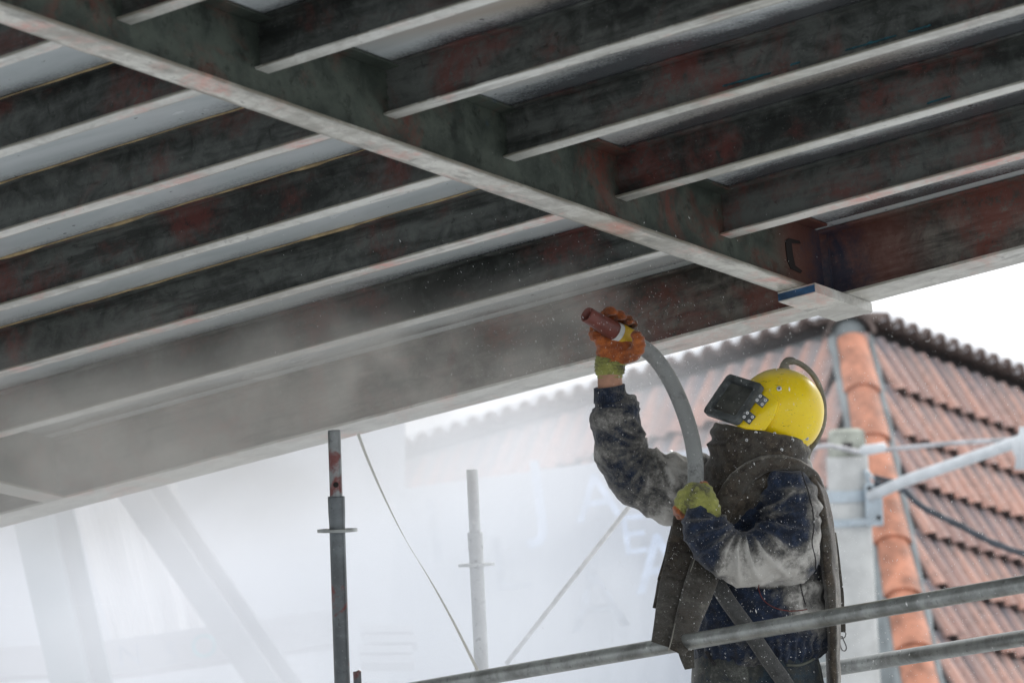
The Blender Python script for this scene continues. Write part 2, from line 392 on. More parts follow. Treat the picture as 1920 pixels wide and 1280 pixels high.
# blue green paint runs along the foot of two stringers, white foam crumbs in the corner
def on_b(px, py, b):
    d = MD.T @ np.array([px-960, 640-py, -F_PX]); d = d*(b*S)/d[1]; return d - ORG
M['teal'] = simple('teal paint', (0.012, 0.085, 0.11), 0.5, var=0.5, scale=40)
runs = [((1355, 162), (1445, 137), 3), ((1585, 95), (1680, 67), 3), ((1703, 60), (1745, 48), 3), ((1738, 194), (1782, 181), 4), ((1482, 122), (1500, 117), 3)]
st_r = [o for o in bridge.children if o.name.startswith('stringer')][6:]
for (p, q, i) in runs:
    a_, b_ = on_b(*p, BS[i]+0.023), on_b(*q, BS[i]+0.023)
    MB().tube([a_+(b_-a_)*t+np.array([0, 0, 0.002*noise.noise(Vector((t*9, p[0], 0)))]) for t in np.linspace(0, 1, 24)], [0.0022+0.0035*abs(noise.noise(Vector((t*7, p[0], 3)))) for t in np.linspace(0, 1, 24)], 6).build('paint_run', M['teal'], st_r[i], smooth=True)
M['foam'] = simple('white foam', (0.7, 0.7, 0.72), 0.8)
mb = MB()
for (p, q, n_) in (((1513, 411), (1541, 424), 16), ((1588, 407), (1612, 403), 16)):
    for t in np.linspace(0, 1, n_):
        c = on_b(p[0]+(q[0]-p[0])*t, p[1]+(q[1]-p[1])*t+random.uniform(-1.5, 1.5), 12.86); mb.ell(c, AX, (0.003+0.004*random.random(), 0.003, 0.002+0.003*random.random()), 6, 4)
mb.build('foam_crumbs', M['foam'], cg, smooth=True, kind='stuff')
# edge girder
eg = MB(); dbox(eg, -14.5, -4.6, 12.895, 12.909, ZG+0.009, ZT-0.001, 0.0)
egw = eg.build('edge_girder', M['web_edge'], bridge)
beam_mesh(-14.5, -4.6, 12.846, 12.996, ZG, ZG+0.009, 'a', 120).build('bottom_flange', M['flange_edge'], egw)
beam_mesh(-14.5, -4.6, 12.86, 12.994, ZT-0.013, ZT-0.0025, 'a', 40).build('top_flange', M['web_edge'], egw)
mbp = MB(); dbox(mbp, -7.49, -7.348, 12.645, 13.000, ZG-0.034, ZG-0.001, 0.001)
bp = mbp.build('splice_plate', M['flange_edge'], bridge)
mb2 = MB(); dbox(mb2, -7.488, -7.350, 12.6425, 12.6445, ZG-0.031, ZG-0.008, 0.0); mb2.build('blue_edge', M['blue'], bp)
# vertical corner weld with blue primer where the girders meet
MB().tube([D(-7.425, 12.888, z) for z in np.linspace(ZG+0.02, ZT-0.014, 10)], 0.0035, 6).build('corner_weld', M['web_cross'], cg)
# deck plates: one per bay, and the slab above
edges_b = [2.0, 4.5, 6.5] + [8.08] + [b+0.042 for b in BS] + [12.90]
for side, (a0, a1) in enumerate(((-14.5, -7.4365), (-7.4335, -4.2))):
    for i in range(3, len(edges_b)-1):
        p = MB(); dbox(p, a0, a1, edges_b[i]+0.001, edges_b[i+1]-0.001, ZT, ZT+0.012, 0.0)
        p.build('deck_plate', M['panel'], bridge)
p = MB(); dbox(p, -14.5, -4.2, 1.0, 8.079, ZT, ZT+0.012, 0)
dbox(p, -22.0, -14.502, 1.0, 12.9, ZT, ZT+0.012, 0)
p.build('deck_plate', M['panel'], bridge)
p = MB(); dbox(p, -22, -4.2, 1.0, 12.99, ZT+0.0125, ZT+0.22, 0); p.build('deck_slab', M['concrete_top'], bridge)

# ------------------------------------------------------------------ ground
k = NT('trampled snowy ground'); v = k.coord(); n = k.noise(v, 0.35, 8, 0.6)
k.col(k.mix(k.mask(n, 0.36, 0.62), (0.30, 0.30, 0.30), (0.68, 0.70, 0.73))); k.bump(n, 0.4, 0.05); gm = k.set(Roughness=0.8)
gv = [(-400, -200, 0), (400, -200, 0), (400, 900, 0), (-400, 900, 0)]
mk('ground', gv, [(0, 1, 2, 3)], gm, kind='structure')

# ------------------------------------------------------------------ scaffold posts and rails
def post(px_top, py_top, px_bot, py_bot, d, mt_top, mt_low, label, y_collar, y_disc, r_in=0.0195, hole=None, disc_w=0.061):
    top = P(px_top, py_top, d); bot = P(px_bot, py_bot, d); ax = (top-bot)/np.linalg.norm(top-bot)
    base = bot - ax*(bot[2]-0.0)/ax[2]
    t = thing('scaffold_post', label, 'scaffold post', base, 'scaffold posts')
    L = np.linalg.norm(top-base)
    def at(py):    # point of the axis at image height py
        u = (py-py_top)/(py_bot-py_top); return top+(bot-top)*u
    pc = at(y_collar); pd = at(y_disc)
    # spigot with hollow, rounded end
    sp = MB(); q = [top-ax*0.09, top-ax*0.006, top-ax*0.0015, top, top-ax*0.001, top-ax*0.05]
    sp.tube([pc+ax*-0.02]+q[:4]+q[4:], [r_in, r_in, r_in, r_in*0.97, r_in*0.88, r_in*0.82, r_in*0.8], 24, caps=False)
    sp.build('spigot', mt_top, t, smooth=40)
    lo = MB(); n = 24
    pts = [base+ax*0.02]+[pd-ax*0.1]+[pd+ax*0.012]+[pc-ax*0.05, pc-ax*0.012, pc-ax*0.002, pc, pc-ax*0.001]
    lo.tube(pts, [0.0242, 0.0242, 0.0242, 0.0258, 0.0262, 0.0262, 0.0250, 0.0200], 24, caps=True)
    lo.build('tube', mt_low, t, smooth=40)
    # rosette disc with holes: ring plate made of sectors
    e1 = np.cross(ax, (0, 1, 0)); e1 /= np.linalg.norm(e1); e2 = np.cross(ax, e1)
    rm = MB(); V = []; F = []
    RR = [0.0235, 0.034, 0.052, disc_w]; n = 48; h = 0.0045
    for side in (-1, 1):
        for r_ in RR:
            for i in range(n):
                a = 2*math.pi*i/n; V.append(pd+ax*side*h+(e1*math.cos(a)+e2*math.sin(a))*r_)
    def idx(s_, r_, i): return (s_*4+r_)*n+i % n
    open_ = lambda i: (i % 12) in (1, 2, 3, 4) or (i % 12) in (8, 9)
    for i in range(n):
        for r_ in range(3):
            if r_ == 1 and open_(i): continue
            F.append((idx(1, r_, i), idx(1, r_+1, i), idx(1, r_+1, i+1), idx(1, r_, i+1)))
            F.append((idx(0, r_, i), idx(0, r_, i+1), idx(0, r_+1, i+1), idx(0, r_+1, i)))
        F.append((idx(0, 3, i), idx(0, 3, i+1), idx(1, 3, i+1), idx(1, 3, i)))
        if open_(i):
            F.append((idx(0, 1, i), idx(0, 1, i+1), idx(1, 1, i+1), idx(1, 1, i)))
            F.append((idx(0, 2, i), idx(1, 2, i), idx(1, 2, i+1), idx(0, 2, i+1)))
    rm.add(V, F); rm.build('rosette', M['galv'] if mt_low is M['galv_dark'] else mt_low, t)
    bpm = MB(); bpm.box(base+np.array([0, 0, 0.01]), ((1, 0, 0), (0, 1, 0), (0, 0, 1)), (0.075, 0.075, 0.008), 0.001)
    bpm.build('base_plate', mt_low, t)
    if hole is not None:
        hp = at(hole); vdir = (CAM-hp)/np.linalg.norm(CAM-hp); fr = vdir-ax*np.dot(vdir, ax); fr /= np.linalg.norm(fr)
        MB().tube([hp+fr*(r_in-0.002), hp+fr*(r_in+0.0015)], [0.0085, 0.0085], 14).build('pin_hole', M['hole_pale'] if mt_top is M['galv_hazed'] else M['burn'], t)
    return t
M['hole_pale'] = simple('bright hole lining', (0.8, 0.8, 0.8), 0.6)
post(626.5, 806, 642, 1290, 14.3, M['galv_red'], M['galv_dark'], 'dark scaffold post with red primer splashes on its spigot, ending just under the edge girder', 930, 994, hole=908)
post(885, 879, 905, 1290, 15.9, M['galv_hazed'], M['galv_hazed'], 'pale scaffold post standing in the dust cloud behind the hanging strap', 997, 1058, hole=977)
def rail(p0, p1, label, name='guard_rail'):
    p0 = np.array(p0); p1 = np.array(p1); n = 40
    pts = [p0+(p1-p0)*i/n for i in range(n+1)]
    o = MB().tube(pts, 0.02415, 28).build(name, M['galv'], smooth=40); center_origin(o)
    tag(o, label, 'guard rail', 'scaffold guard rails'); return o
rail(P(560, 1329, 15.25), P(2080, 1066.5, 12.55), 'upper galvanised guard rail crossing in front of the worker at his waist')
rail(P(1380, 1281.5, 15.15), P(2080, 1169.5, 13.4), 'lower galvanised guard rail running behind the worker to the right edge')
# short stub of a coupler tube beside the first post
o = MB().tube([P(669, 1257, 14.45), P(669.6, 1258, 14.45), P(671, 1300, 14.45), P(674, 1420, 14.45)], [0.008, 0.0128, 0.0122, 0.012], 16).build('tube_stub', M['galv_dark'], smooth=40); center_origin(o)
tag(o, 'short dark stub of tube sticking up beside the foot of the primer-splashed post', 'tube stub')
# strap: twisted flat tape hanging from the edge girder to the rail
pts = spline([(671, 812, 15.6), (690, 862, 15.5), (722, 935, 15.3), (760, 1010, 15.1), (806, 1086, 15.0), (850, 1165, 14.9), (893, 1251, 14.85), (905, 1275, 14.84)], 90)
V = []; nP = len(pts)
for i, q in enumerate(pts):
    c = P(*q); t_ = i/(nP-1)
    tw = {0: 0.3}.get(i, 0) if False else 0
    wd = 0.0048*max(0.10, abs(math.cos(math.pi*(0.08+0.75*t_*1.2 if t_ < 0.5 else 0.53+(t_-0.5)*0.95))))+0.0006
    d_ = np.array(P(*pts[min(i+1, nP-1)]))-np.array(P(*pts[max(i-1, 0)])); d_ /= np.linalg.norm(d_)
    vw = (c-CAM)/np.linalg.norm(c-CAM); sx = np.cross(d_, vw); sx /= np.linalg.norm(sx)
    V += [c+sx*wd, c+vw*0.0015, c-sx*wd, c-vw*0.0015]
F = [(i*4+k_, i*4+(k_+1) % 4, (i+1)*4+(k_+1) % 4, (i+1)*4+k_) for i in range(nP-1) for k_ in range(4)]
M['strap'] = simple('cream webbing', (0.86, 0.85, 0.79), 0.8, var=0.05)
o = mk('hanging_strap', V, F, M['strap'], smooth=30); center_origin(o); tag(o, 'thin cream webbing strap slanting down from the edge girder to the guard rail', 'strap')
# scaffold platform under the worker's feet
rail_z = 3.47
plat = thing('scaffold_platform', 'timber scaffold platform the worker stands on', 'scaffold platform', P(1430, 1500, 14.3)*np.array([1, 1, 0])+np.array([0, 0, rail_z-0.05]))
M['plank'] = simple('dusty plank', (0.30, 0.25, 0.18), 0.85, scale=6)
for i in range(4):
    c = np.array(plat.location)+np.array([0, (i-1.5)*0.24, 0.025])
    MB().box(c, ((1, 0, 0), (0, 1, 0), (0, 0, 1)), (1.5, 0.115, 0.024), 0.003).build('plank', M['plank'], plat)

# ------------------------------------------------------------------ tiled house
def tile_mat(name, trough, crest, c_, wd=0.185):
    k = NT(name); v = k.coord(); oi = k.n('ShaderNodeObjectInfo')
    off = k.n('ShaderNodeVectorMath', operation='ADD'); k.l(v, off.inputs[0])
    sc_ = k.n('ShaderNodeVectorMath', operation='SCALE'); k.l(oi.outputs['Location'], sc_.inputs[0]); sc_.inputs['Scale'].default_value = 7.0
    k.l(sc_.outputs[0], off.inputs[1])
    n = k.noise(off.outputs[0], 6, 6, 0.6, 0.3); n2 = k.noise(off.outputs[0], 45, 4)
    sx = k.n('ShaderNodeSeparateXYZ'); k.l(v, sx.inputs[0])
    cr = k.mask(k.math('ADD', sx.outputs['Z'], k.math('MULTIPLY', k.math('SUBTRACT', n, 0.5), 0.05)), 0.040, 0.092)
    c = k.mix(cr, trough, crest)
    c = k.mix(k.math('MULTIPLY', k.mask(n2, 0.45, 0.7), 0.35), c, c_)
    c = k.mix(k.math('MULTIPLY', k.mask(k.noise(off.outputs[0], 17, 6, 0.7), 0.50, 0.66), 0.55), c, (0.13, 0.09, 0.08))
    c = k.mix(k.math('MULTIPLY', k.math('SUBTRACT', oi.outputs['Random'], 0.3), 0.45), c, (0.12, 0.10, 0.10))
    k.col(c); k.bump(n2, 0.3, 0.004); return k.set(Roughness=0.62)
M['tile'] = tile_mat('weathered clay tile', (0.32, 0.29, 0.295), (0.54, 0.30, 0.235), (0.44, 0.40, 0.395))
M['tile2'] = tile_mat('slaty clay tile', (0.21, 0.21, 0.235), (0.43, 0.26, 0.22), (0.34, 0.325, 0.345))
M['tile_hip'] = simple('orange clay hip tile', (0.50, 0.22, 0.14), 0.65, var=0.4, scale=7)
M['mortar'] = simple('grey mortar', (0.26, 0.29, 0.30), 0.9, scale=3)
M['snow'] = simple('snow', (0.85, 0.87, 0.90), 0.8, var=0.05)
M['stucco'] = simple('pale render', (0.62, 0.62, 0.60), 0.9, scale=1.5)
M['gutter'] = simple('zinc gutter', (0.38, 0.45, 0.50), 0.5)

K = P(1592, 612, 30.0)
kb = K.copy(); kb[2] = 0
house = thing('tiled_house', 'house with steep clay tiled roof corner behind the worker, snow along its ridge', 'house', kb)
def hdir(deg): return np.array([math.cos(R(deg)), math.sin(R(deg)), 0.0])
UR = hdir(55); UL = np.array([-math.cos(R(46)), math.sin(R(46)), 0.0])
def face_axes(U, inward, slope):
    """down-slope direction and outward normal of a mansard face with horizontal direction U"""
    n_h = np.cross(U, (0, 0, 1.0)); n_h /= np.linalg.norm(n_h)
    if np.dot(n_h, inward) > 0: n_h = -n_h
    down = np.array([0, 0, -1.0])*math.sin(slope) + n_h*math.cos(slope)
    nrm = n_h*math.sin(slope) + np.array([0, 0, 1.0])*math.cos(slope)
    return down, nrm
INW = (UR+UL); INW /= np.linalg.norm(INW)
SL = R(66)
TW = 0.172; TE = 0.405
def tile_mesh(wd, ln, amp, name, seg=6, th=0.026):
    V = []; F = []; lips = []
    for e, y in enumerate((0.0, 1.0)):
        for lay in (0, 1):
            for i in range(seg+1):
                x = i/seg
                z = amp*(math.sin(2*math.pi*x-0.6)*0.5+0.5) + (0.0 if lay == 0 else th) + (0.055 if e == 1 else 0)
                V.append((x*wd*1.08, -y*ln, z))
    s1 = seg+1
    def ix(e, l_, i): return (e*2+l_)*s1+i
    for i in range(seg):
        F += [(ix(0, 1, i), ix(1, 1, i), ix(1, 1, i+1), ix(0, 1, i+1)), (ix(0, 0, i), ix(0, 0, i+1), ix(1, 0, i+1), ix(1, 0, i)),
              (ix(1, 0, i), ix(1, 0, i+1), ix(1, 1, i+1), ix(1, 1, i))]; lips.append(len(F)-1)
    F += [(ix(0, 0, 0), ix(1, 0, 0), ix(1, 1, 0), ix(0, 1, 0)), (ix(0, 0, seg), ix(0, 1, seg), ix(1, 1, seg), ix(1, 0, seg))]
    me = bpy.data.meshes.new(name); me.from_pydata(V, [], F); me.update(); me.polygons.foreach_set('use_smooth', [True]*len(F)); me.set_sharp_from_angle(angle=R(50)); me['lips'] = lips
    return me
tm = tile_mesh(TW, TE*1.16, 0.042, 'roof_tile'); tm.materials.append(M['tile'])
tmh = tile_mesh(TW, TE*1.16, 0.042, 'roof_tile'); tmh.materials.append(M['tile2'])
M['tile_end'] = simple('darker tile lip', (0.06, 0.045, 0.04), 0.9, var=0.5, scale=9)
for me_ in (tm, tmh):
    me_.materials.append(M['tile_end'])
    for fi in me_['lips']: me_.polygons[fi].material_index = 1  # lip faces coloured darker than the rest of the tile
ROWS_R, ROWS_L = 7, 3
def lay_face(U, rows, cols, flip, skip_u=0.045):
    down, nrm = face_axes(U, INW, SL)
    # the hip leans outwards as it goes down: each row starts further along -U
    nh_a = np.cross(UR, (0, 0, 1.0)); nh_a /= np.linalg.norm(nh_a); nh_b = np.cross(UL, (0, 0, 1.0)); nh_b /= np.linalg.norm(nh_b)
    nh_a = -nh_a if np.dot(nh_a, INW) > 0 else nh_a; nh_b = -nh_b if np.dot(nh_b, INW) > 0 else nh_b
    shift = -math.cos(SL)*np.dot(np.append(np.linalg.solve(np.array([nh_a[:2], nh_b[:2]]), np.ones(2)), 0), U)
    for r_ in range(rows):
        for c_ in range(cols):
            u0 = skip_u + c_*TW - shift*0.0 + (-(r_*TE*shift) % TW)
            if not flip and c_ == 0 and False: continue
            o = bpy.data.objects.new('roof_tile', tmh if noise.noise(Vector((c_*0.45, r_*0.8, 2 if flip else 0))) > 0.05 else tm); COL.objects.link(o); o.parent = house
            u = -(r_+0.40)*TE*shift + skip_u + c_*TW
            pos = K + U*u + down*(0.10+r_*TE) + nrm*(0.02+random.uniform(-0.003, 0.003)) - kb
            X = U if not flip else -U
            if flip: pos = pos + U*TW*1.04
            mt = Matrix(((X[0], -down[0], nrm[0], pos[0]), (X[1], -down[1], nrm[1], pos[1]), (X[2], -down[2], nrm[2], pos[2]), (0, 0, 0, 1)))
            o.matrix_local = mt @ Matrix.Rotation(random.uniform(-0.012, 0.012), 4, 'Z')
    return down, nrm
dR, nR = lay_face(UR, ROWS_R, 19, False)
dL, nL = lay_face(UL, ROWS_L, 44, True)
# solid mansard behind the tiles, wall below, and snow covered upper roof
mb = MB(); Lw = 9.0; hgt = ROWS_R*TE+0.3
def body_ring(h):
    s = h/math.sin(SL)*math.cos(SL)
    # outward offset of the corner for a drop h
    nhR = np.array([nR[0], nR[1], 0]); nhR /= np.linalg.norm(nhR); nhL = np.array([nL[0], nL[1], 0]); nhL /= np.linalg.norm(nhL)
    A = np.array([nhR[:2], nhL[:2]]); off = np.linalg.solve(A, np.array([s, s])-0.02)
    return K + np.array([off[0], off[1], -h])
r0 = body_ring(0.0); r1 = body_ring(hgt)
V = [r0, r0+UR*Lw, r0+UR*Lw+UL*Lw, r0+UL*Lw, r1, r1+UR*Lw, r1+UR*Lw+UL*Lw, r1+UL*Lw]
F = [(0, 1, 2, 3)[::-1], (4, 5, 6, 7), (0, 4, 5, 1)[::-1], (1, 5, 6, 2)[::-1], (2, 6, 7, 3)[::-1], (3, 7, 4, 0)[::-1]]
mk('mansard', V, F, M['mortar'], house)
w0 = r1 - np.array([0, 0, 0.003]) + INW*0.25
V = [w0, w0+UR*8.5, w0+UR*8.5+UL*8.5, w0+UL*8.5]; V += [v*np.array([1, 1, 0]) for v in V]
mk('wall', V, F, M['stucco'], house)
# hip tiles: tapered half barrels down the corner, bedded on grey mortar
hipdir = (r1-r0)/np.linalg.norm(r1-r0); hout = -INW
sidev = np.cross(hipdir, hout); sidev /= np.linalg.norm(sidev); hn = np.cross(sidev, hipdir); 
if np.dot(hn, hout) < 0: hn = -hn
nh_ = 8; HL = np.linalg.norm(r1-r0)/nh_
for i in range(nh_):
    mb = MB(); V = []; seg = 10; thk = 0.018
    for e, (t0, rad) in enumerate(((0.0, 0.078), (1.10, 0.104))):
        for lay in (0, 1):
            for j in range(seg+1):
                a = math.pi*j/seg; rr_ = rad+thk*lay
                V.append(r0 + hipdir*(0.16+(i+t0)*HL*0.98) + sidev*math.cos(a)*rr_ + hn*(math.sin(a)*rr_*0.8+0.02))
    s1 = seg+1; ix = lambda e, l_, j: (e*2+l_)*s1+j; F_ = []
    for j in range(seg):
        F_ += [(ix(0, 1, j), ix(0, 1, j+1), ix(1, 1, j+1), ix(1, 1, j)), (ix(1, 0, j), ix(1, 1, j), ix(1, 1, j+1), ix(1, 0, j+1)), (ix(0, 0, j), ix(1, 0, j), ix(1, 0, j+1), ix(0, 0, j+1))]
    mb.add(V, F_); mb.build('hip_tile', M['tile_hip'], house, smooth=50)
mb = MB()
for s_ in (-1, 1):
    mb.tube([r0+hipdir*(0.1+i*0.1)+sidev*s_*(0.118+0.012*noise.noise(Vector((i*0.7, s_, 0))))+hn*0.01 for i in range(int(nh_*HL/0.1))], [0.030+0.012*noise.noise(Vector((i*0.9, s_, 4))) for i in range(int(nh_*HL/0.1))], 8)
mb.build('mortar_bedding', M['mortar'], house, smooth=True)
# end cap of the ridge at the corner: arched tile over a mortar plug
mb = MB(); V = []
for e, y in enumerate((-0.03, 0.26)):
    for lay in (0, 1):
        for j in range(13):
            a = math.pi*j/12; rr_ = 0.125+0.026*lay
            V.append(K + sidev*math.cos(a)*rr_*1.08 + np.array([0, 0, 1.0])*(math.sin(a)*rr_*0.95-0.07) + INW*(y-0.05))
ix = lambda e, l_, j: (e*2+l_)*13+j; F_ = []
for j in range(12):
    F_ += [(ix(0, 1, j), ix(0, 1, j+1), ix(1, 1, j+1), ix(1, 1, j)), (ix(0, 0, j), ix(0, 0, j+1), ix(0, 1, j+1), ix(0, 1, j)), (ix(0, 0, j), ix(1, 0, j), ix(1, 0, j+1), ix(0, 0, j+1))]
M['tile_dark'] = simple('mossy dark clay', (0.13, 0.10, 0.09), 0.8, var=0.5, scale=9)
mb.add(V, F_).build('ridge_end_tile', M['tile_dark'], house, smooth=50)
mb = MB(); mb.ell(K+INW*0.02+np.array([0, 0, -0.06]), (sidev, INW, (0, 0, 1)), (0.125, 0.08, 0.13)); mb.build('mortar_plug', M['mortar'], house, smooth=True)
# ridge pantiles along both top edges (wavy tile ends) with snow lying in the troughs
M['dark_bed'] = simple('dark ridge bedding', (0.05, 0.045, 0.045), 0.9)
rm_ = tile_mesh(TW, 0.34, 0.058, 'ridge_tile', 10, 0.03); rm_.materials.append(M['tile_dark'])
for U, n_, flip in ((UR, 20, False), (UL, 46, True)):
    nh2 = np.array([*(nR if not flip else nL)[:2], 0]); nh2 /= np.linalg.norm(nh2)
    fwd = nh2*math.cos(R(20)) - np.array([0, 0, 1])*math.sin(R(20)); up_ = np.cross(U, -fwd); up_ = up_ if up_[2] > 0 else -up_
    mb = MB(); mb.box(K + U*(n_*TW/2) - nh2*0.09 + np.array([0, 0, 0.035]), (U, nh2, (0, 0, 1)), (n_*TW/2, 0.05, 0.075), 0.004); mb.build('ridge_bedding', M['dark_bed'], house)
    sn = MB()
    for c_ in range(n_):
        o = bpy.data.objects.new('ridge_tile', rm_); COL.objects.link(o); o.parent = house
        pos = K + U*(0.12+c_*TW) - fwd*0.20 + up_*0.01 - kb; X = U if not flip else -U
        if flip: pos = pos + U*TW
        o.matrix_local = Matrix(((X[0], -fwd[0], up_[0], pos[0]), (X[1], -fwd[1], up_[1], pos[1]), (X[2], -fwd[2], up_[2], pos[2]), (0, 0, 0, 1)))
        q = K + U*(0.12+(c_+(0.80 if not flip else 0.20))*TW) + up_*0.122
        sn.ell(q + fwd*0.05, (U, fwd, up_), (0.068+random.uniform(-.010, .012), 0.10, 0.046+random.uniform(-.006, .008)), 10, 6)
    sn.build('snow_patches', M['snow'], house, smooth=True, kind='stuff')
cen = K+(UR+UL)*Lw/2+np.array([0, 0, 0.9])
V = [K-np.array([0, 0, 0.02]), K+UR*Lw, K+(UR+UL)*Lw, K+UL*Lw, cen, K+(UR+UL)*Lw/2-np.array([0, 0, 0.05])]
mk('upper_roof', V, [(0, 1, 4), (1, 2, 4), (2, 3, 4), (3, 0, 4), (1, 0, 5), (2, 1, 5), (3, 2, 5), (0, 3, 5)], M['snow'], house)
# eaves gutter, box and facade on the hazy left wing
gz = 0.10+ROWS_L*TE
e0 = K + dL*gz + nL*0.05
MB().tube([e0+UL*t for t in np.linspace(-0.3, 6.5, 30)], 0.062, 14).build('gutter', M['gutter'], house, smooth=True)
mb = MB(); mb.box(K+dL*(gz-0.25)+nL*0.16+UL*1.75, (UL, dL, nL), (0.17, 0.075, 0.10), 0.02); mb.build('gutter_box', M['gutter'], house)
M['fascia'] = simple('grey facade band', (0.24, 0.27, 0.30), 0.8, scale=1)
mb = MB(); mb.box(K+np.array([0, 0, -1])*(math.sin(SL)*gz+0.30)+UL*3.6+nL*0.35, (UL, (0, 0, 1), np.cross(UL, (0, 0, 1))), (3.6, 0.30, 0.18), 0.01); mb.build('fascia', M['fascia'], house)

# ------------------------------------------------------------------ concrete pole with bracket, wires
cp0 = P(1586, 800, 25.5); cpb = P(1608, 1290, 25.5); ax = (cp0-cpb)/np.linalg.norm(cp0-cpb); base = cpb-ax*cpb[2]/ax[2]
M['concrete'] = simple('pale concrete', (0.56, 0.57, 0.56), 0.9, var=0.15, scale=5)
M['moss'] = simple('stained concrete cap', (0.34, 0.36, 0.31), 0.9, var=0.4, scale=9)
pole = thing('concrete_pole', 'grey concrete utility pole between the worker and the tiled roof, with a round cap', 'utility pole', base)
Lp = np.linalg.norm(cp0-base)
MB().tube([base, base+ax*(Lp-0.16)], [0.19, 0.112], 28).build('shaft', M['concrete'], pole, smooth=40)
cc = cp0-ax*0.06
MB().tube([cc-ax*0.17, cc-ax*0.10, cc-ax*0.02, cc+ax*0.035, cc+ax*0.05], [0.092, 0.100, 0.103, 0.097, 0.07], 24).build('cap', M['moss'], pole, smooth=40)
MB().tube([P(1588, 830, 25.36), P(1590, 845, 25.36)], 0.028, 12).build('cap_bolt', M['burn'], pole)
M['bracket'] = simple('pale blue grey bracket', (0.48, 0.55, 0.60), 0.45, metal=0.3, var=0.12)
def band(py, r_, t_=0.022):
    u = (py-800)/490; c = cp0+(cpb-cp0)*u
    MB().tube([c-ax*t_, c+ax*t_], r_, 28).build('band', M['bracket'], pole, smooth=40)
band(929, 0.128, 0.030); band(978, 0.131, 0.020)
mb = MB(); up = ax; rt = MW[0]-ax*np.dot(MW[0], ax); rt /= np.linalg.norm(rt); fw = np.cross(up, rt)
mb.box(P(1638, 945, 25.40), (rt, up, fw), (0.046, 0.115, 0.05), 0.008)
mb.box(P(1612, 978, 25.34), (rt, up, fw), (0.05, 0.016, 0.02), 0.004); mb.build('bracket', M['bracket'], pole)
for q in ((1630, 915), (1648, 970)):
    MB().tube([P(*q, 25.34), P(*q, 25.30)], 0.012, 8).build('bolt', M['burn'], pole)
mb = MB(); mb.tube([P(1622, 880, 25.4), P(1630, 905, 25.4), P(1648, 918, 25.4)], 0.014, 10); mb.tube([P(1628, 884, 25.38), P(1640, 900, 25.38), P(1652, 912, 25.38)], 0.008, 8); mb.build('stay', M['bracket'], pole, smooth=True)
o = MB().tube([P(1632, 930, 25.3), P(1700, 900, 25.1), P(1905, 829, 24.6), P(2060, 775, 24.2)], 0.031, 20)
M['white_tube'] = simple('white coated tube', (0.66, 0.70, 0.73), 0.35, var=0.1)
o = o.build('bracket_arm', M['white_tube'], pole, smooth=True)
mb = MB(); mb.ell(P(1916, 838, 24.5), (rt, up, fw), (0.05, 0.07, 0.05)); mb.tube([P(1922, 800, 24.5), P(1918, 880, 24.5)], [0.03, 0.045], 12)
mb.build('insulator', M['white_tube'], pole, smooth=True)
M['wire'] = simple('grey wire', (0.5, 0.5, 0.52), 0.5, metal=0.3)
M['cable'] = simple('black cable', (0.05, 0.06, 0.075), 0.6)
o = MB().tube(spline([P(1380, 862, 25.3), P(1535, 837, 25.2), P(1570, 838, 25.2), P(1612, 847, 25.2), P(1640, 845, 25.2), P(1780, 831, 25), P(1910, 823, 24.6), P(2050, 814, 24.2)], 60), 0.0125, 10).build('overhead_wire', M['wire'], smooth=True); center_origin(o)
tag(o, 'light grey overhead wire crossing the top of the concrete pole', 'wire')
o = MB().tube([P(1612, 846, 25.1), P(1620, 844, 25.1), P(1658, 838, 25.1), P(1662, 838, 25.1)], [0.014, 0.03, 0.026, 0.012], 12).build('wire_clamp', M['white_tube'], smooth=True); center_origin(o)
tag(o, 'white wire clamp just right of the concrete pole top', 'wire clamp')
cpts = spline([P(1640, 905, 25.35), P(1690, 916, 25.3), P(1730, 950, 25.2), P(1800, 985, 25), P(1860, 1016, 24.9), P(1930, 1042, 24.7), P(2060, 1090, 24.5)], 70)
mb = MB(); mb.tube(cpts, [0.017+0.006*noise.noise(Vector((i*0.35, 0, 0))) for i in range(70)], 10)
mb.tube([p+np.array([0.01*math.sin(i*0.9), 0, 0.014*math.cos(i*0.9)]) for i, p in enumerate(cpts)], 0.009, 8)
o = mb.build('twisted_cable', M['cable'], smooth=True); center_origin(o); tag(o, 'dark twisted cable sagging down to the right in front of the tiles', 'cable')
o = MB().tube(spline([P(1640, 893, 25.4), P(1665, 900, 25.35), P(1700, 905, 25.3)], 12), 0.012, 8).build('short_cable', M['cable'], smooth=True); center_origin(o)
tag(o, 'short dark cable end looped at the pole bracket', 'cable')

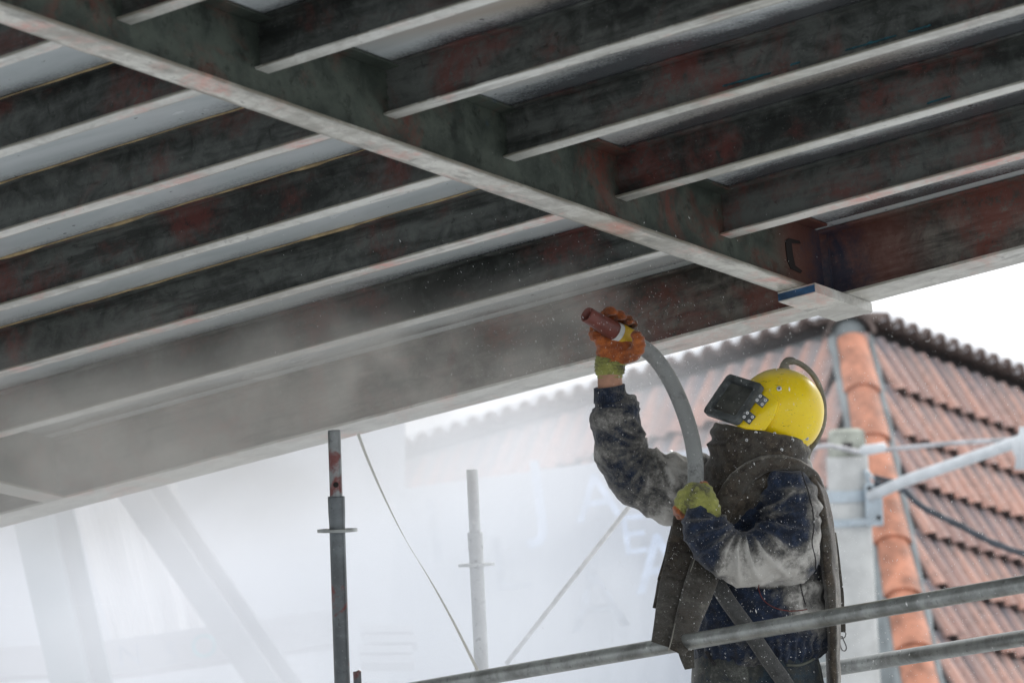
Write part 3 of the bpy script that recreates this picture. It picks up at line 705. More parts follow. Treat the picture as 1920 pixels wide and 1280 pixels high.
# ------------------------------------------------------------------ left background: sheeting, braces, beams, seen through dust
def sheet(name, corners, d_fold, nfold, mat, label, cat, nx=160, ny=24, sag=0.0, group=None, seed=0):
    """hanging sheet from four pixel corners (with distances), gathered into soft vertical folds, 4 mm thick"""
    c = [P(*q) for q in corners]; V = []; nrm = np.cross(c[1]-c[0], c[3]-c[0]); nrm /= np.linalg.norm(nrm)
    for j in range(ny+1):
        v = j/ny
        for i in range(nx+1):
            u = i/nx
            p = (c[0]*(1-u)+c[1]*u)*(1-v)+(c[3]*(1-u)+c[2]*u)*v
            q = noise.noise(Vector((u*nfold+seed, v*0.8, seed)))*0.7+noise.noise(Vector((u*nfold*2.7+v*0.7, v*1.1, seed+9)))*0.3
            V.append(p+nrm*d_fold*q*(0.35+0.65*v)+np.array([0, 0, -sag*math.sin(math.pi*u)*(1-v)]))
    n1 = len(V); V2 = [p+nrm*0.004 for p in V]; F = []
    for j in range(ny):
        for i in range(nx):
            a = j*(nx+1)+i; F.append((a, a+1, a+nx+2, a+nx+1)); F.append((n1+a, n1+a+nx+1, n1+a+nx+2, n1+a+1))
    for i in range(nx): F.append((i, n1+i, n1+i+1, i+1)); a = ny*(nx+1)+i; F.append((a, a+1, n1+a+1, n1+a))
    for j in range(ny): a = j*(nx+1); F.append((a, a+nx+1, n1+a+nx+1, n1+a)); a += nx; F.append((a, n1+a, n1+a+nx+1, a+nx+1))
    o = mk(name, V+V2, F, mat, smooth=60); center_origin(o); tag(o, label, cat, group); return o
def plastic(name, colr, tr=0.35):
    k = NT(name); v = k.coord(); n = k.noise(v, 1.2, 5); k.col(k.mix(k.mask(n, 0.3, 0.7), tuple(x*0.92 for x in colr), colr))
    return k.set(Roughness=0.45, Subsurface_Weight=0.0, Transmission_Weight=0.0)
M['sheet'] = plastic('white plastic sheeting', (0.62, 0.65, 0.70)); M['sheet2'] = plastic('white banner', (0.50, 0.54, 0.60))
M['curtain'] = plastic('cream white netting', (0.86, 0.86, 0.87))
sheet('plastic_sheeting', ((-900, 700, 27), (760, 640, 27), (760, 1600, 27), (-900, 1600, 27)), 0.10, 14, M['sheet'], 'white plastic sheeting hung across the far scaffold at the left, behind the braces', 'sheeting', seed=3)
sheet('banner', ((740, 918, 24.5), (1330, 838, 24.5), (1350, 1500, 24.5), (720, 1500, 24.5)), 0.07, 9, M['sheet2'], 'white banner with faint blue lettering hanging behind the pale post', 'banner', seed=11)
sheet('netting', ((135, 935, 23.5), (330, 900, 23.5), (395, 1185, 23.5), (215, 1215, 23.5)), 0.18, 9, M['curtain'], 'gathered cream netting hanging between the two far braces', 'netting', nx=120, seed=5)
M['brace'] = simple('blue grey steel brace', (0.17, 0.23, 0.25), 0.6, var=0.1, scale=2)
M['brace2'] = simple('grey steel brace', (0.25, 0.27, 0.29), 0.6, var=0.1, scale=2)
def ibeam(name, p0, p1, wid, dep, mat, label, cat, group=None):
    p0 = np.array(p0); p1 = np.array(p1); ax_ = (p1-p0)/np.linalg.norm(p1-p0); vw = p0-CAM; vw /= np.linalg.norm(vw)
    s_ = np.cross(ax_, vw); s_ /= np.linalg.norm(s_); n_ = np.cross(ax_, s_); L = np.linalg.norm(p1-p0)/2; c = (p0+p1)/2
    t = thing(name, label, cat, c, group)
    rz = math.cos(R(35)), math.sin(R(35)); a1 = s_*rz[0]+n_*rz[1]; a2 = -s_*rz[1]+n_*rz[0]
    w2 = wid/2
    for sg, nm in ((-1, 'flange'), (1, 'flange')):
        MB().box(c+a2*sg*(w2*0.7), (ax_, a1, a2), (L, w2*0.80, 0.008), 0).build(nm, mat, t)
    MB().box(c, (ax_, a1, a2), (L, 0.007, w2*0.7-0.009), 0).build('web', mat, t)
    return t
ibeam('steel_brace', P(60, 870, 21), P(185, 1420, 21), 0.25, 0.2, M['brace'], 'wide blue grey steel brace, the steeper one at the far left', 'brace', 'far steel braces')
ibeam('steel_brace', P(205, 830, 22), P(610, 1420, 22), 0.20, 0.2, M['brace2'], 'grey steel brace slanting down to the right, behind the dust', 'brace', 'far steel braces')
def plank_beam(px0, py0, px1, py1, d, h, mat, name, label, cat):
    p0 = P(px0, py0, d); p1 = P(px1, py1, d); ax_ = (p1-p0)/np.linalg.norm(p1-p0); up_ = np.array([0, 0, 1.0]); up_ = up_-ax_*np.dot(up_, ax_); up_ /= np.linalg.norm(up_)
    o = MB().box((p0+p1)/2, (ax_, up_, np.cross(ax_, up_)), (np.linalg.norm(p1-p0)/2, h/2, 0.06), 0.004).build(name, mat); center_origin(o); tag(o, label, cat); return o, ax_, up_
M['board'] = simple('pale grey board', (0.42, 0.43, 0.46), 0.8, var=0.1, scale=2)
plank_beam(-300, 1262, 128, 1238, 22.5, 0.145*1.0, M['board'], 'sign_board', 'plain pale board at the bottom left corner', 'board')
sb, sax, sup = plank_beam(200, 1238, 640, 1176, 22.4, 0.17, M['board'], 'sign_board', 'pale board with faint lettering low between the far braces', 'board')
def text(s, px, py, d, size, mat, parent, ax_, up_, off, mirror=False, name='lettering'):
    cu = bpy.data.curves.new('txt', 'FONT'); cu.body = s; cu.size = size; cu.extrude = 0.002; cu.align_x = 'CENTER'; cu.align_y = 'CENTER'; cu.offset = 0.0
    o = bpy.data.objects.new('tmp', cu); COL.objects.link(o)
    dg = bpy.context.evaluated_depsgraph_get(); me = bpy.data.meshes.new_from_object(o.evaluated_get(dg))
    bpy.data.objects.remove(o)
    V = np.array([v.co[:] for v in me.vertices]); F = [tuple(p.vertices) for p in me.polygons]; bpy.data.meshes.remove(me)
    n_ = np.cross(ax_, up_); c = P(px, py, d)
    if np.dot(n_, CAM-c) < 0: n_ = -n_
    W = [c + ax_*v[0]*(-1 if mirror else 1) + up_*v[1] + n_*(v[2]+off) for v in V]
    return mk(name, W, F, mat, parent)
M['ink_blue'] = simple('faded blue print', (0.47, 0.55, 0.69), 0.7, var=0.2); M['ink_grey'] = simple('faded grey print', (0.30, 0.34, 0.40), 0.7); M['ink_teal'] = simple('teal print', (0.22, 0.42, 0.45), 0.7)
text('N', 243, 1229, 22.3, 0.15, M['ink_grey'], sb, sax, sup, 0.0); text('5', 322, 1226, 22.3, 0.14, M['ink_grey'], sb, sax, sup, 0.0)
text('O', 383, 1212, 22.3, 0.16, M['ink_teal'], sb, sax, sup, 0.0); text('O:', 440, 1200, 22.3, 0.08, M['ink_grey'], sb, sax, sup, 0.0)
ban = [o for o in COL.objects if o.name.startswith('banner')][0]
bx = P(1330, 838, 24.3)-P(740, 918, 24.3); bx /= np.linalg.norm(bx); bu = np.array([0, 0, 1.0])-bx*bx[2]; bu /= np.linalg.norm(bu)
for s_, x, y, z_, mt_ in (('A', 1120, 935, 0.36, 'ink_blue'), ('E', 1188, 1005, 0.30, 'ink_blue'), ('A', 1240, 1060, 0.44, 'ink_blue'), ('J', 1010, 930, 0.50, 'ink_blue'), ('I', 815, 1000, 0.5, 'ink_grey'), ('L', 955, 1060, 0.42, 'ink_grey'), ('A', 1120, 1130, 0.45, 'ink_grey')):
    text(s_, x, y, 24.36, z_, M[mt_], ban, bx, bu, 0.0)
o = MB().tube([P(950, 1243, 16.3), P(1182, 946, 15.9), P(1260, 846, 15.8)], 0.0085, 10).build('white_rod', simple('white fibre rod', (0.93, 0.93, 0.92), 0.5), smooth=True); center_origin(o)
tag(o, 'thin white rod slanting up to the right behind the raised arm', 'rod')
st = thing('board_stack', 'hazy stack of boards seen low between the two scaffold posts', 'board stack', P(725, 1262, 21.5))
for i in range(4):
    MB().box(P(728+random.uniform(-6, 6), 1185+i*19, 21.5), (MW[0], (0, 0, 1), np.cross(MW[0], (0, 0, 1))), (0.12, 0.018, 0.1), 0.003).build('board', M['board'], st)

# ------------------------------------------------------------------ dust
def dust(px, py, d, r, dens, label, col=(0.80, 0.83, 0.88), nscale=2.0, lo=0.30, hi=0.62, rotz=0.0, aniso=0.35, edge=0.0):
    me = bpy.data.meshes.new('dust_cloud'); bm = bmesh.new(); bmesh.ops.create_icosphere(bm, subdivisions=3, radius=1.0); bm.to_mesh(me); bm.free()
    o = bpy.data.objects.new('dust_cloud', me); COL.objects.link(o); o.location = P(px, py, d); o.scale = r; o.rotation_euler = (0, 0, rotz)
    k = bpy.data.materials.new('dust'); k.use_nodes = True; t = k.node_tree; t.nodes.clear()
    ou = t.nodes.new('ShaderNodeOutputMaterial'); pv = t.nodes.new('ShaderNodeVolumePrincipled'); pv.inputs['Color'].default_value = (*col, 1); pv.inputs['Anisotropy'].default_value = aniso
    tc = t.nodes.new('ShaderNodeTexCoord'); ge = t.nodes.new('ShaderNodeNewGeometry')
    ln = t.nodes.new('ShaderNodeVectorMath'); ln.operation = 'LENGTH'; t.links.new(tc.outputs['Object'], ln.inputs[0])
    fa = t.nodes.new('ShaderNodeMapRange'); fa.interpolation_type = 'SMOOTHSTEP'; fa.inputs[1].default_value = 1.0; fa.inputs[2].default_value = edge; t.links.new(ln.outputs['Value'], fa.inputs[0])
    no = t.nodes.new('ShaderNodeTexNoise'); no.inputs['Scale'].default_value = nscale; no.inputs['Detail'].default_value = 5; no.inputs['Distortion'].default_value = 0.6
    t.links.new(ge.outputs['Position'], no.inputs['Vector'])
    nm = t.nodes.new('ShaderNodeMapRange'); nm.inputs[1].default_value = lo; nm.inputs[2].default_value = hi; nm.inputs[3].default_value = 0.15 if lo > 0 else 1.0; t.links.new(no.outputs['Fac'], nm.inputs[0])
    mu = t.nodes.new('ShaderNodeMath'); mu.operation = 'MULTIPLY'; t.links.new(fa.outputs[0], mu.inputs[0]); t.links.new(nm.outputs[0], mu.inputs[1])
    m3 = t.nodes.new('ShaderNodeMath'); m3.operation = 'MULTIPLY'; t.links.new(mu.outputs[0], m3.inputs[0]); m3.inputs[1].default_value = dens
    t.links.new(m3.outputs[0], pv.inputs['Density']); t.links.new(pv.outputs[0], ou.inputs['Volume']); me.materials.append(k)
    o['kind'] = 'stuff'; tag(o, label, 'dust cloud'); return o
DUST = True
if DUST:
    dust(300, 1090, 17.6, (2.2, 2.3, 1.0), 0.62, 'dense pale dust cloud beyond the edge girder at the left', edge=0.35, col=(0.90, 0.915, 0.95))
    dust(850, 1150, 16.2, (1.10, 1.3, 0.95), 0.80, 'pale dust cloud drifting behind the scaffold posts', edge=0.30, col=(0.81, 0.84, 0.88))
    dust(180, 860, 14.9, (1.6, 0.8, 0.44), 2.1, 'blasting dust swirling in front of the edge girder at the left', nscale=3.4, col=(0.95, 0.92, 0.865), lo=0.34, hi=0.66)
    dust(700, 670, 14.7, (1.15, 0.55, 0.29), 2.4, 'wispy dust drifting left from the nozzle along the edge girder', nscale=5.0, col=(0.95, 0.92, 0.865), lo=0.42, hi=0.66)
    dust(1050, 560, 14.5, (0.30, 0.3, 0.13), 2.6, 'small puff of dust right in front of the nozzle', nscale=9.0, col=(0.95, 0.92, 0.865), lo=0.40, hi=0.64)
    dust(1180, 790, 17.5, (1.1, 1.2, 0.5), 0.45, 'thin dust veil between the raised arm and the far roof', nscale=2.0, col=(0.86, 0.86, 0.88))
    dust(900, 800, 18.0, (1.0, 1.2, 0.60), 0.65, 'bright dust almost hiding the far left wing of the roof', nscale=2.2, col=(0.78, 0.785, 0.805))
    #dust(1750, 900, 20.0, (1.5, 3.0, 1.6), 0.09, 'faint dust in the air between the worker and the tiled roof', nscale=1.0)

# ------------------------------------------------------------------ the worker
# the figure is laid out in a frame parallel to the picture plane at 14.3 m: x right, y down, z away (620 units = 1 m)
ax_x, ax_y, ax_z = MW[0], -MW[1], -MW[2]
U_ = 1/620.0
feet = Wk((1430, 1800, 0)); feet[2] = rail_z
worker = thing('person', 'sandblasting worker in yellow blast helmet and dusty blue jacket, one arm raised with the nozzle', 'person', feet)
def fold_mesh(name, mb, voxel, mat, parent, fold, smooth_it=8, attr=None, mats=None, matfn=None):
    V, N, F = remesh(mb, voxel, smooth_it)
    px = (V-Wk((0, 0, 0))) / U_; Q = np.stack([px @ ax_x, px @ ax_y, px @ ax_z], 1)
    NQ = np.stack([N @ ax_x, N @ ax_y, N @ ax_z], 1)
    if fold is not None:
        fd = np.array([fold(q, n) for q, n in zip(Q, NQ)]); V = V + N*fd[:, None]*U_; Q = np.concatenate([Q, fd[:, None]], 1)
    o = mk(name, V, F, mat, parent, smooth=True)
    if attr is not None:
        at = o.data.attributes.new('dust_and_shade', 'FLOAT', 'POINT'); at.data.foreach_set('value', np.clip(np.array([attr(q, n) for q, n in zip(Q, NQ)]), -0.5, 1.2))
    if matfn is not None:
        mi = [matfn(Q[list(f)].mean(0)) for f in F]; o.data.polygons.foreach_set('material_index', mi)
    return o
# the depth plane: fix Wk to a flat frame instead of a fan so that shapes keep their form
_c0 = P(1430, 950, 14.3)
def Wk(p, *_):
    return _c0 + ((p[0]-1430)*ax_x + (p[1]-950)*ax_y + p[2]*ax_z)*U_
def chain(mb, pts, seg=20, n=None, zf=1.0):
    """pts: (x, y, z, r) or (x, y, z, r, r_depth)"""
    pts = [p if len(p) == 5 else (*p, p[3]*zf) for p in pts]
    q = spline(pts, n or max(4, 4*len(pts)))
    mb.tube([Wk(p[:3]) for p in q], [p[3]*U_ for p in q], seg, flat=[p[4]*U_ for p in q], up=-ax_z if abs(q[0][2]-q[-1][2]) < 2*abs(q[0][0]-q[-1][0])+2*abs(q[0][1]-q[-1][1]) else None)
    for p in (q[0], q[-1]):
        mb.ell(Wk(p[:3]), (ax_x, ax_y, ax_z), (p[3]*0.93*U_, p[3]*0.93*U_, p[4]*0.93*U_), 14, 8)
def body_loft(mb, rings, seg=36, caps=True, pw=2.4):
    """rings: (y, cx, cz, half width, half depth, tilt_y per unit x)"""
    V = []
    for (y, cx, cz, hw, hd, ti) in rings:
        for k_ in range(seg):
            a = 2*math.pi*k_/seg; c_, s_ = math.cos(a), math.sin(a)
            x = hw*math.copysign(abs(c_)**(2/pw), c_); z = hd*math.copysign(abs(s_)**(2/pw), s_)
            V.append(Wk((cx+x, y+ti*x, cz+z)))
    n_ = len(rings); F = [(i*seg+k_, (i+1)*seg+k_, (i+1)*seg+(k_+1) % seg, i*seg+(k_+1) % seg) for i in range(n_-1) for k_ in range(seg)]
    if caps: F += [tuple(range(seg)), tuple((n_-1)*seg+k_ for k_ in range(seg))[::-1]]
    mb.add(V, F)
NZ = lambda *a: noise.noise(Vector(a))

# skin: one continuous body, mostly covered
mb = MB()
body_loft(mb, [(730, 1440, 0, 30, 30, 0), (745, 1440, 0, 48, 45, 0), (790, 1432, 0, 52, 48, 0), (830, 1430, 0, 42, 42, 0), (860, 1428, 5, 36, 38, 0), (890, 1425, 5, 60, 50, 0), (940, 1425, 5, 95, 60, 0), (1080, 1425, 5, 100, 60, 0), (1240, 1425, 5, 100, 62, 0), (1300, 1425, 5, 100, 62, 0)], 24)
chain(mb, [(1350, 930, 60, 42), (1240, 905, 60, 36), (1185, 860, 50, 32), (1158, 800, 35, 28), (1146, 735, 22, 25), (1144, 705, 18, 24), (1146, 682, 16, 25)])
chain(mb, [(1470, 930, -50, 36), (1470, 1010, -88, 30), (1440, 1030, -108, 28), (1400, 1034, -130, 27), (1340, 1012, -150, 24), (1312, 978, -152, 22), (1302, 950, -146, 21)])
chain(mb, [(1380, 1290, 0, 55), (1375, 1500, -10, 42), (1372, 1800, 0, 28)]); chain(mb, [(1480, 1290, 10, 55), (1490, 1500, 0, 42), (1495, 1800, 20, 28)])
M['skin'] = simple('sunburnt skin', (0.42, 0.22, 0.14), 0.55, var=0.12, scale=30, bump=0.2)
fold_mesh('body', mb, 0.010, M['skin'], worker, None, 6)

# jacket
def cloth(name, c0, c1, dust_c, rough=0.85, weave=900):
    k = NT(name); v = k.coord(); a = k.n('ShaderNodeAttribute', attribute_name='dust_and_shade')
    n = k.noise(v, 9, 7, 0.62, 0.6); n2 = k.noise(v, 34, 6, 0.7, 0.3); n3 = k.noise(v, 260, 3, 0.6)
    base = k.mix(k.mask(n2, 0.35, 0.68), c0, c1)
    t = k.math('ADD', a.outputs['Fac'], k.math('MULTIPLY', k.math('SUBTRACT', n, 0.5), 2.1))
    t = k.math('ADD', t, k.math('MULTIPLY', k.math('SUBTRACT', n2, 0.5), 1.0))
    t = k.math('ADD', t, k.math('MULTIPLY', k.math('SUBTRACT', k.noise(v, 120, 5, 0.75), 0.5), 0.9))
    brown = tuple(0.22*x for x in dust_c)
    c = k.mix(k.mask(t, -0.05, 0.42), base, brown)
    c = k.mix(k.mask(t, 0.30, 1.05), c, dust_c)
    c = k.mix(k.math('MULTIPLY', k.mask(k.noise(v, 330, 2), 0.66, 0.74), 0.6), c, (0.55, 0.54, 0.50))
    k.col(c); w1 = k.math('ADD', k.math('MULTIPLY', n3, 0.5), k.math('MULTIPLY', n2, 1.2)); k.bump(w1, 0.6, 0.004)
    return k.set(Roughness=rough, Sheen_Weight=0.25, Sheen_Roughness=0.5, Specular_IOR_Level=0.3)
M['jacket'] = cloth('dusty navy cloth with painted fold shading', (0.005, 0.009, 0.020), (0.014, 0.028, 0.062), (0.46, 0.45, 0.42))
M['leather'] = cloth('dusty dark leather', (0.016, 0.012, 0.008), (0.080, 0.062, 0.044), (0.24, 0.225, 0.19), 0.7)
M['jeans'] = cloth('faded jeans', (0.010, 0.020, 0.032), (0.035, 0.060, 0.080), (0.20, 0.21, 0.19))
mb = MB()
body_loft(mb, [(868, 1425, 10, 40, 40, 0), (880, 1425, 10, 78, 62, 0), (900, 1424, 8, 98, 76, 0), (940, 1420, 5, 108, 86, 0), (1000, 1415, 0, 114, 90, 0), (1080, 1420, 0, 120, 92, 0), (1130, 1428, 0, 124, 95, 0), (1180, 1428, 0, 128, 98, 0), (1205, 1424, 0, 126, 96, 0.03), (1222, 1420, 0, 122, 92, 0.03), (1238, 1418, 0, 118, 88, 0.02)], 48, pw=2.2)
RA = [(1145, 742, 22, 27), (1148, 752, 24, 36), (1153, 768, 26, 47), (1157, 792, 30, 49), (1161, 822, 38, 48), (1168, 852, 46, 50), (1188, 884, 54, 55), (1225, 905, 58, 62), (1268, 918, 60, 66), (1315, 925, 58, 66), (1360, 930, 50, 60), (1400, 935, 30, 55)]
chain(mb, RA, 28, 44)
LA = [(1440, 925, -30, 52), (1470, 930, -52, 58), (1476, 970, -72, 58), (1470, 1012, -92, 60), (1440, 1030, -112, 60), (1400, 1034, -132, 57), (1360, 1025, -150, 54), (1330, 1005, -160, 47), (1312, 985, -160, 40), (1303, 970, -158, 34)]
chain(mb, LA, 28, 44)
mb.ell(Wk((1472, 1035, -100)), (ax_x, ax_y, ax_z), (60*U_, 52*U_, 56*U_))
CR = (1388, 968)          # crook of the bent arm, where the folds meet
LAq = np.array(spline([(*p[:3], p[3]) for p in LA], 40)); RAq = np.array(spline([(*p[:3], p[3]) for p in RA], 44))
def arm_w(q, Q_):
    d_ = np.sqrt(((Q_[:, :3]-np.array(q[:3]))**2).sum(1))-Q_[:, 3]; return 1-sm(d_.min(), 3, 16)
def sm(x, a, b):
    t = min(1.0, max(0.0, (x-a)/(b-a))); return t*t*(3-2*t)
def jfold(q, n):
    x, y, z = q[:3]; d = 0.0
    # large soft creases, medium wrinkles and small crumples
    d += 3.4*NZ(x*0.020, y*0.020, z*0.020) + 4.2*(0.42-abs(NZ(x*0.034+5, y*0.034, z*0.034)))*1.3 + 2.0*(0.4-abs(NZ(x*0.08, y*0.06+9, z*0.08))) + 1.3*NZ(x*0.09, y*0.09, z*0.09)
    nw = arm_w(q, LAq); near = nw > 0.02
    if near:
        dx, dy = x-CR[0], y-CR[1]; r_ = math.hypot(dx, dy); th = math.atan2(dy, dx)
        e = math.exp(-((r_-62)/52)**2)
        wv = math.sin(th*8.5+2.2*NZ(x*0.012, y*0.012, 3)+0.012*r_); rid = (1-abs(wv))**1.6
        d += 15*e*(rid-0.42)*min(1, r_/25)
        d -= 22*math.exp(-(r_/22)**2)
        # sag folds under the sleeve
        if y > 1060: d += 5*math.sin(x*0.055+1.0)*min(1, (y-1060)/25)
        # drum folds across the shoulder
        if y < 965 and x > 1420: d += 3.5*math.sin((y-880)*0.20+0.02*(x-1480)+1.5*NZ(x*.02, y*.02, 0))
    elif x < 1330 and y < 1010:      # raised sleeve
        if y < 770: d += 1.6*math.sin(y*0.55)
        # creases at the elbow, fanning from the inner bend
        dx, dy = x-1222, y-838; r_ = math.hypot(dx, dy); th = math.atan2(dy, dx)
        wv = math.sin(th*9+1.8*NZ(x*0.015, y*0.015, 7)); d += 7.5*math.exp(-((r_-42)/40)**2)*((1-abs(wv))**1.5-0.4)
        if x > 1215: d += 3.5*math.sin(x*0.13+0.03*(y-900)+2*NZ(x*.02, y*.02, 4))*(1.0 if y < 930 else 0.5)
        d += 2.8*math.sin((x*0.5+y*0.9)*0.085+2.2*NZ(x*0.012, y*0.012, 1))
    if not near and not (x < 1330 and y < 1010):      # torso
        u = (x-1425)/120
        d += 4.0*math.sin((x*0.6-y*0.75)*0.055+2.5*NZ(x*0.01, y*0.01, 5))
        if y > 1185: d += 3.0*math.sin(x*0.42+0.5*math.sin(y*0.2))*min(1, (y-1185)/12) * (1 if x > 1440 else 0.4)
        if 1085 < y < 1150 and x > 1500: d += 6*math.sin((y-1085)*0.11+0.03*(x-1500))
    return d
def jdust_shade(q, n):
    x, y, z = q[:3]
    rs = (1-sm(x, 1300, 1345))*(1-sm(y, 990, 1030))*arm_w(q, RAq)      # raised sleeve
    nr = (1-rs)*arm_w(q, LAq)
    to = max(0.0, 1-rs-nr)
    d_rs = 0.30+0.28*sm(x, 1190, 1270)+0.35*sm(-n[1], 0.2, 0.7)*sm(x, 1225, 1260)-0.15*(1-sm(y, 760, 800))
    d_nr = -0.12+1.15*sm(y-0.30*(x-1430), 965, 1062)*sm(x, 1318, 1365)+0.65*sm(x, 1485, 1520)*sm(y, 890, 930)
    d_to = -0.22+0.75*sm(x, 1440, 1500)*sm(y, 1060, 1090)*(1-sm(y, 1150, 1190))
    return rs*d_rs+nr*d_nr+to*d_to + 0.045*max(-2.5, min(5.0, q[3] if len(q) > 3 else 0))  # fold ridges lightened, creases darkened in colour to imitate highlights and shade
jk = fold_mesh('jacket', mb, 0.0062, M['jacket'], worker, jfold, 5, attr=jdust_shade)
# knitted cuff of the raised sleeve, open at the wrist
def cuff(name, pts, rad, mat, ribs=44, zsq=1.0):
    q = spline([(*p, r_) for p, r_ in zip(pts, rad)], 18); V = []; seg = ribs*2
    T = Wk(q[-1][:3])-Wk(q[0][:3]); T /= np.linalg.norm(T); u = ax_z-T*np.dot(ax_z, T); u /= np.linalg.norm(u); v = np.cross(T, u)
    for lay in (0, 1):
        for p in (q if lay == 0 else q[::-1]):
            for k_ in range(seg):
                a = 2*math.pi*k_/seg; rr_ = (p[3] + (0.8 if k_ % 2 else -0.2) - (5 if lay else 0))*U_
                V.append(Wk(p[:3])+v*math.cos(a)*rr_+u*math.sin(a)*rr_*zsq)
    n_ = 36; F = [(i*seg+k_, i*seg+(k_+1) % seg, ((i+1) % n_)*seg+(k_+1) % seg, ((i+1) % n_)*seg+k_) for i in range(n_) for k_ in range(seg)]
    mk(name, V, F, mat, jk if mat is M['jacket'] else worker, smooth=50)
cuff('cuff', [(1143, 724, 20), (1144, 736, 21), (1147, 752, 22)], [29, 29.5, 33], M['jacket'])
# seams, pocket piping, zip placket
M['piping'] = simple('dull red piping', (0.13, 0.03, 0.026), 0.8, var=0.4)
M['thread'] = simple('dark seam', (0.03, 0.028, 0.03), 0.9)
from mathutils.bvhtree import BVHTree
def bvh_of(o):
    r = o
    while r.parent: r = r.parent
    off = Vector(r.location); vs = [v.co+off for v in o.data.vertices]
    return BVHTree.FromPolygons(vs, [tuple(p.vertices) for p in o.data.polygons])
bj = bvh_of(jk)
def on_surf(bv, x, y, lift=0.0015, z0=-400):
    o_ = Vector(Wk((x, y, z0))); hit = bv.ray_cast(o_, Vector(ax_z)); 
    if hit[0] is None: return np.array(Wk((x, y, -95)))
    return np.array(hit[0])-ax_z*lift
def seam(name, pts, rad, mat, parent=None, bv=None, n=40):
    q = spline(pts, n); return MB().tube([on_surf(bv or bj, p[0], p[1]) for p in q], rad, 6).build(name, mat, parent or jk, smooth=True)
seam('pocket_piping', [(1415, 1088), (1424, 1115), (1445, 1132), (1475, 1139), (1508, 1137)], 0.0016, M['piping'])
seam('sleeve_seam', [(1498, 882), (1512, 930), (1519, 975), (1514, 1010), (1520, 1040), (1522, 1062)], 0.0018, M['thread'], n=60)
seam('side_seam', [(1495, 1088), (1500, 1110), (1506, 1128)], 0.0018, M['thread'])
seam('zip_placket', [(1322, 1216), (1330, 1230), (1336, 1238)], 0.006, M['thread'], n=12)

# jeans and boots
mb = MB()
body_loft(mb, [(1222, 1420, 0, 112, 84, 0.02), (1245, 1420, 0, 120, 88, 0.02), (1290, 1422, 0, 126, 92, 0), (1340, 1425, 0, 124, 92, 0), (1380, 1425, 0, 112, 80, 0)], 40)
chain(mb, [(1372, 1340, -5, 66), (1368, 1500, -15, 56), (1366, 1600, -10, 50), (1364, 1770, 0, 44)]); chain(mb, [(1482, 1340, 8, 66), (1490, 1500, 0, 56), (1494, 1600, 8, 50), (1498, 1770, 20, 44)])
def jnf(q, n): x, y, z = q[:3]; return 3*NZ(x*.02, y*.02, z*.02)+2.5*math.sin((x*0.5+y)*0.07+2*NZ(x*.01, y*.01, 2))*(1 if y > 1290 else 0.4)
jeans = fold_mesh('jeans', mb, 0.009, M['jeans'], worker, jnf, 6, attr=lambda q, n: 0.05+0.3*(q[0] < 1400))
bjn = bvh_of(jeans); M['stitch'] = simple('pale pocket hem', (0.12, 0.13, 0.11), 0.85, var=0.4)
seam('pocket_hem', [(1470, 1240), (1492, 1241), (1512, 1236), (1527, 1229)], 0.0042, M['stitch'], jeans, bjn, 24)
seam('pocket_seam', [(1529, 1226), (1534, 1250), (1541, 1290)], 0.0022, M['stitch'], jeans, bjn, 20)
M['boot'] = simple('work boot', (0.03, 0.025, 0.02), 0.6)
for cx, cz in ((1352, -12), (1484, 8)):
    mb = MB(); chain(mb, [(cx+14, 1755, cz, 38), (cx+12, 1800, cz, 36), (cx-10, 1822, cz-4, 34, 30), (cx-60, 1828, cz-8, 26, 30)]); 
    V, N, F_ = remesh(mb, 0.010, 5); V[:, 2] = np.maximum(V[:, 2], rail_z+0.001); mk('boot', V, F_, M['boot'], worker, smooth=True)

# leather bib, cape and front flaps of the blast hood
mb = MB()
body_loft(mb, [(806, 1424, -2, 84, 80, 0.17), (815, 1424, -2, 90, 86, 0.15), (835, 1425, -2, 93, 88, 0.10), (855, 1422, 0, 94, 86, 0.0), (872, 1420, 2, 98, 88, -0.05), (892, 1412, 4, 100, 92, -0.12), (925, 1392, 2, 88, 100, -0.1), (960, 1362, -4, 58, 92, 0), (985, 1345, -8, 36, 80, 0)], 48, pw=2.2)
def hfold(q, n):
    x, y, z = q[:3]; d = 2.5*NZ(x*.02, y*.02, z*.02)+1.2*NZ(x*.07, y*.07, z*.07)
    d += 3.4*math.sin(y*0.17+0.018*(x-1420)+2.6*NZ(x*.011, y*.011, z*.011+3))*(1 if 825 < y < 900 else 0.3)
    if y < 835 and x < 1360: d += 3*math.sin(y*0.25)
    return d
hood = fold_mesh('blast_hood', mb, 0.0065, M['leather'], worker, hfold, 5, attr=lambda q, n: 0.10+0.25*(q[0] > 1480)+0.2*(n[1] < -0.3))
# rolled collar crossing the near shoulder
mb = MB(); chain(mb, [(1336, 1010, -92, 18, 8), (1346, 965, -98, 20, 9), (1364, 922, -98, 21, 9), (1394, 886, -96, 20, 9), (1436, 866, -90, 16, 9), (1480, 868, -76, 14, 10), (1514, 888, -54, 14, 12), (1532, 918, -38, 14, 14)], 20, 44)
fold_mesh('collar', mb, 0.006, M['leather'], worker, lambda q, n: 2.2*NZ(q[0]*.05, q[1]*.05, 0), 4, attr=lambda q, n: 0.12+0.5*(n[1] < -0.5))
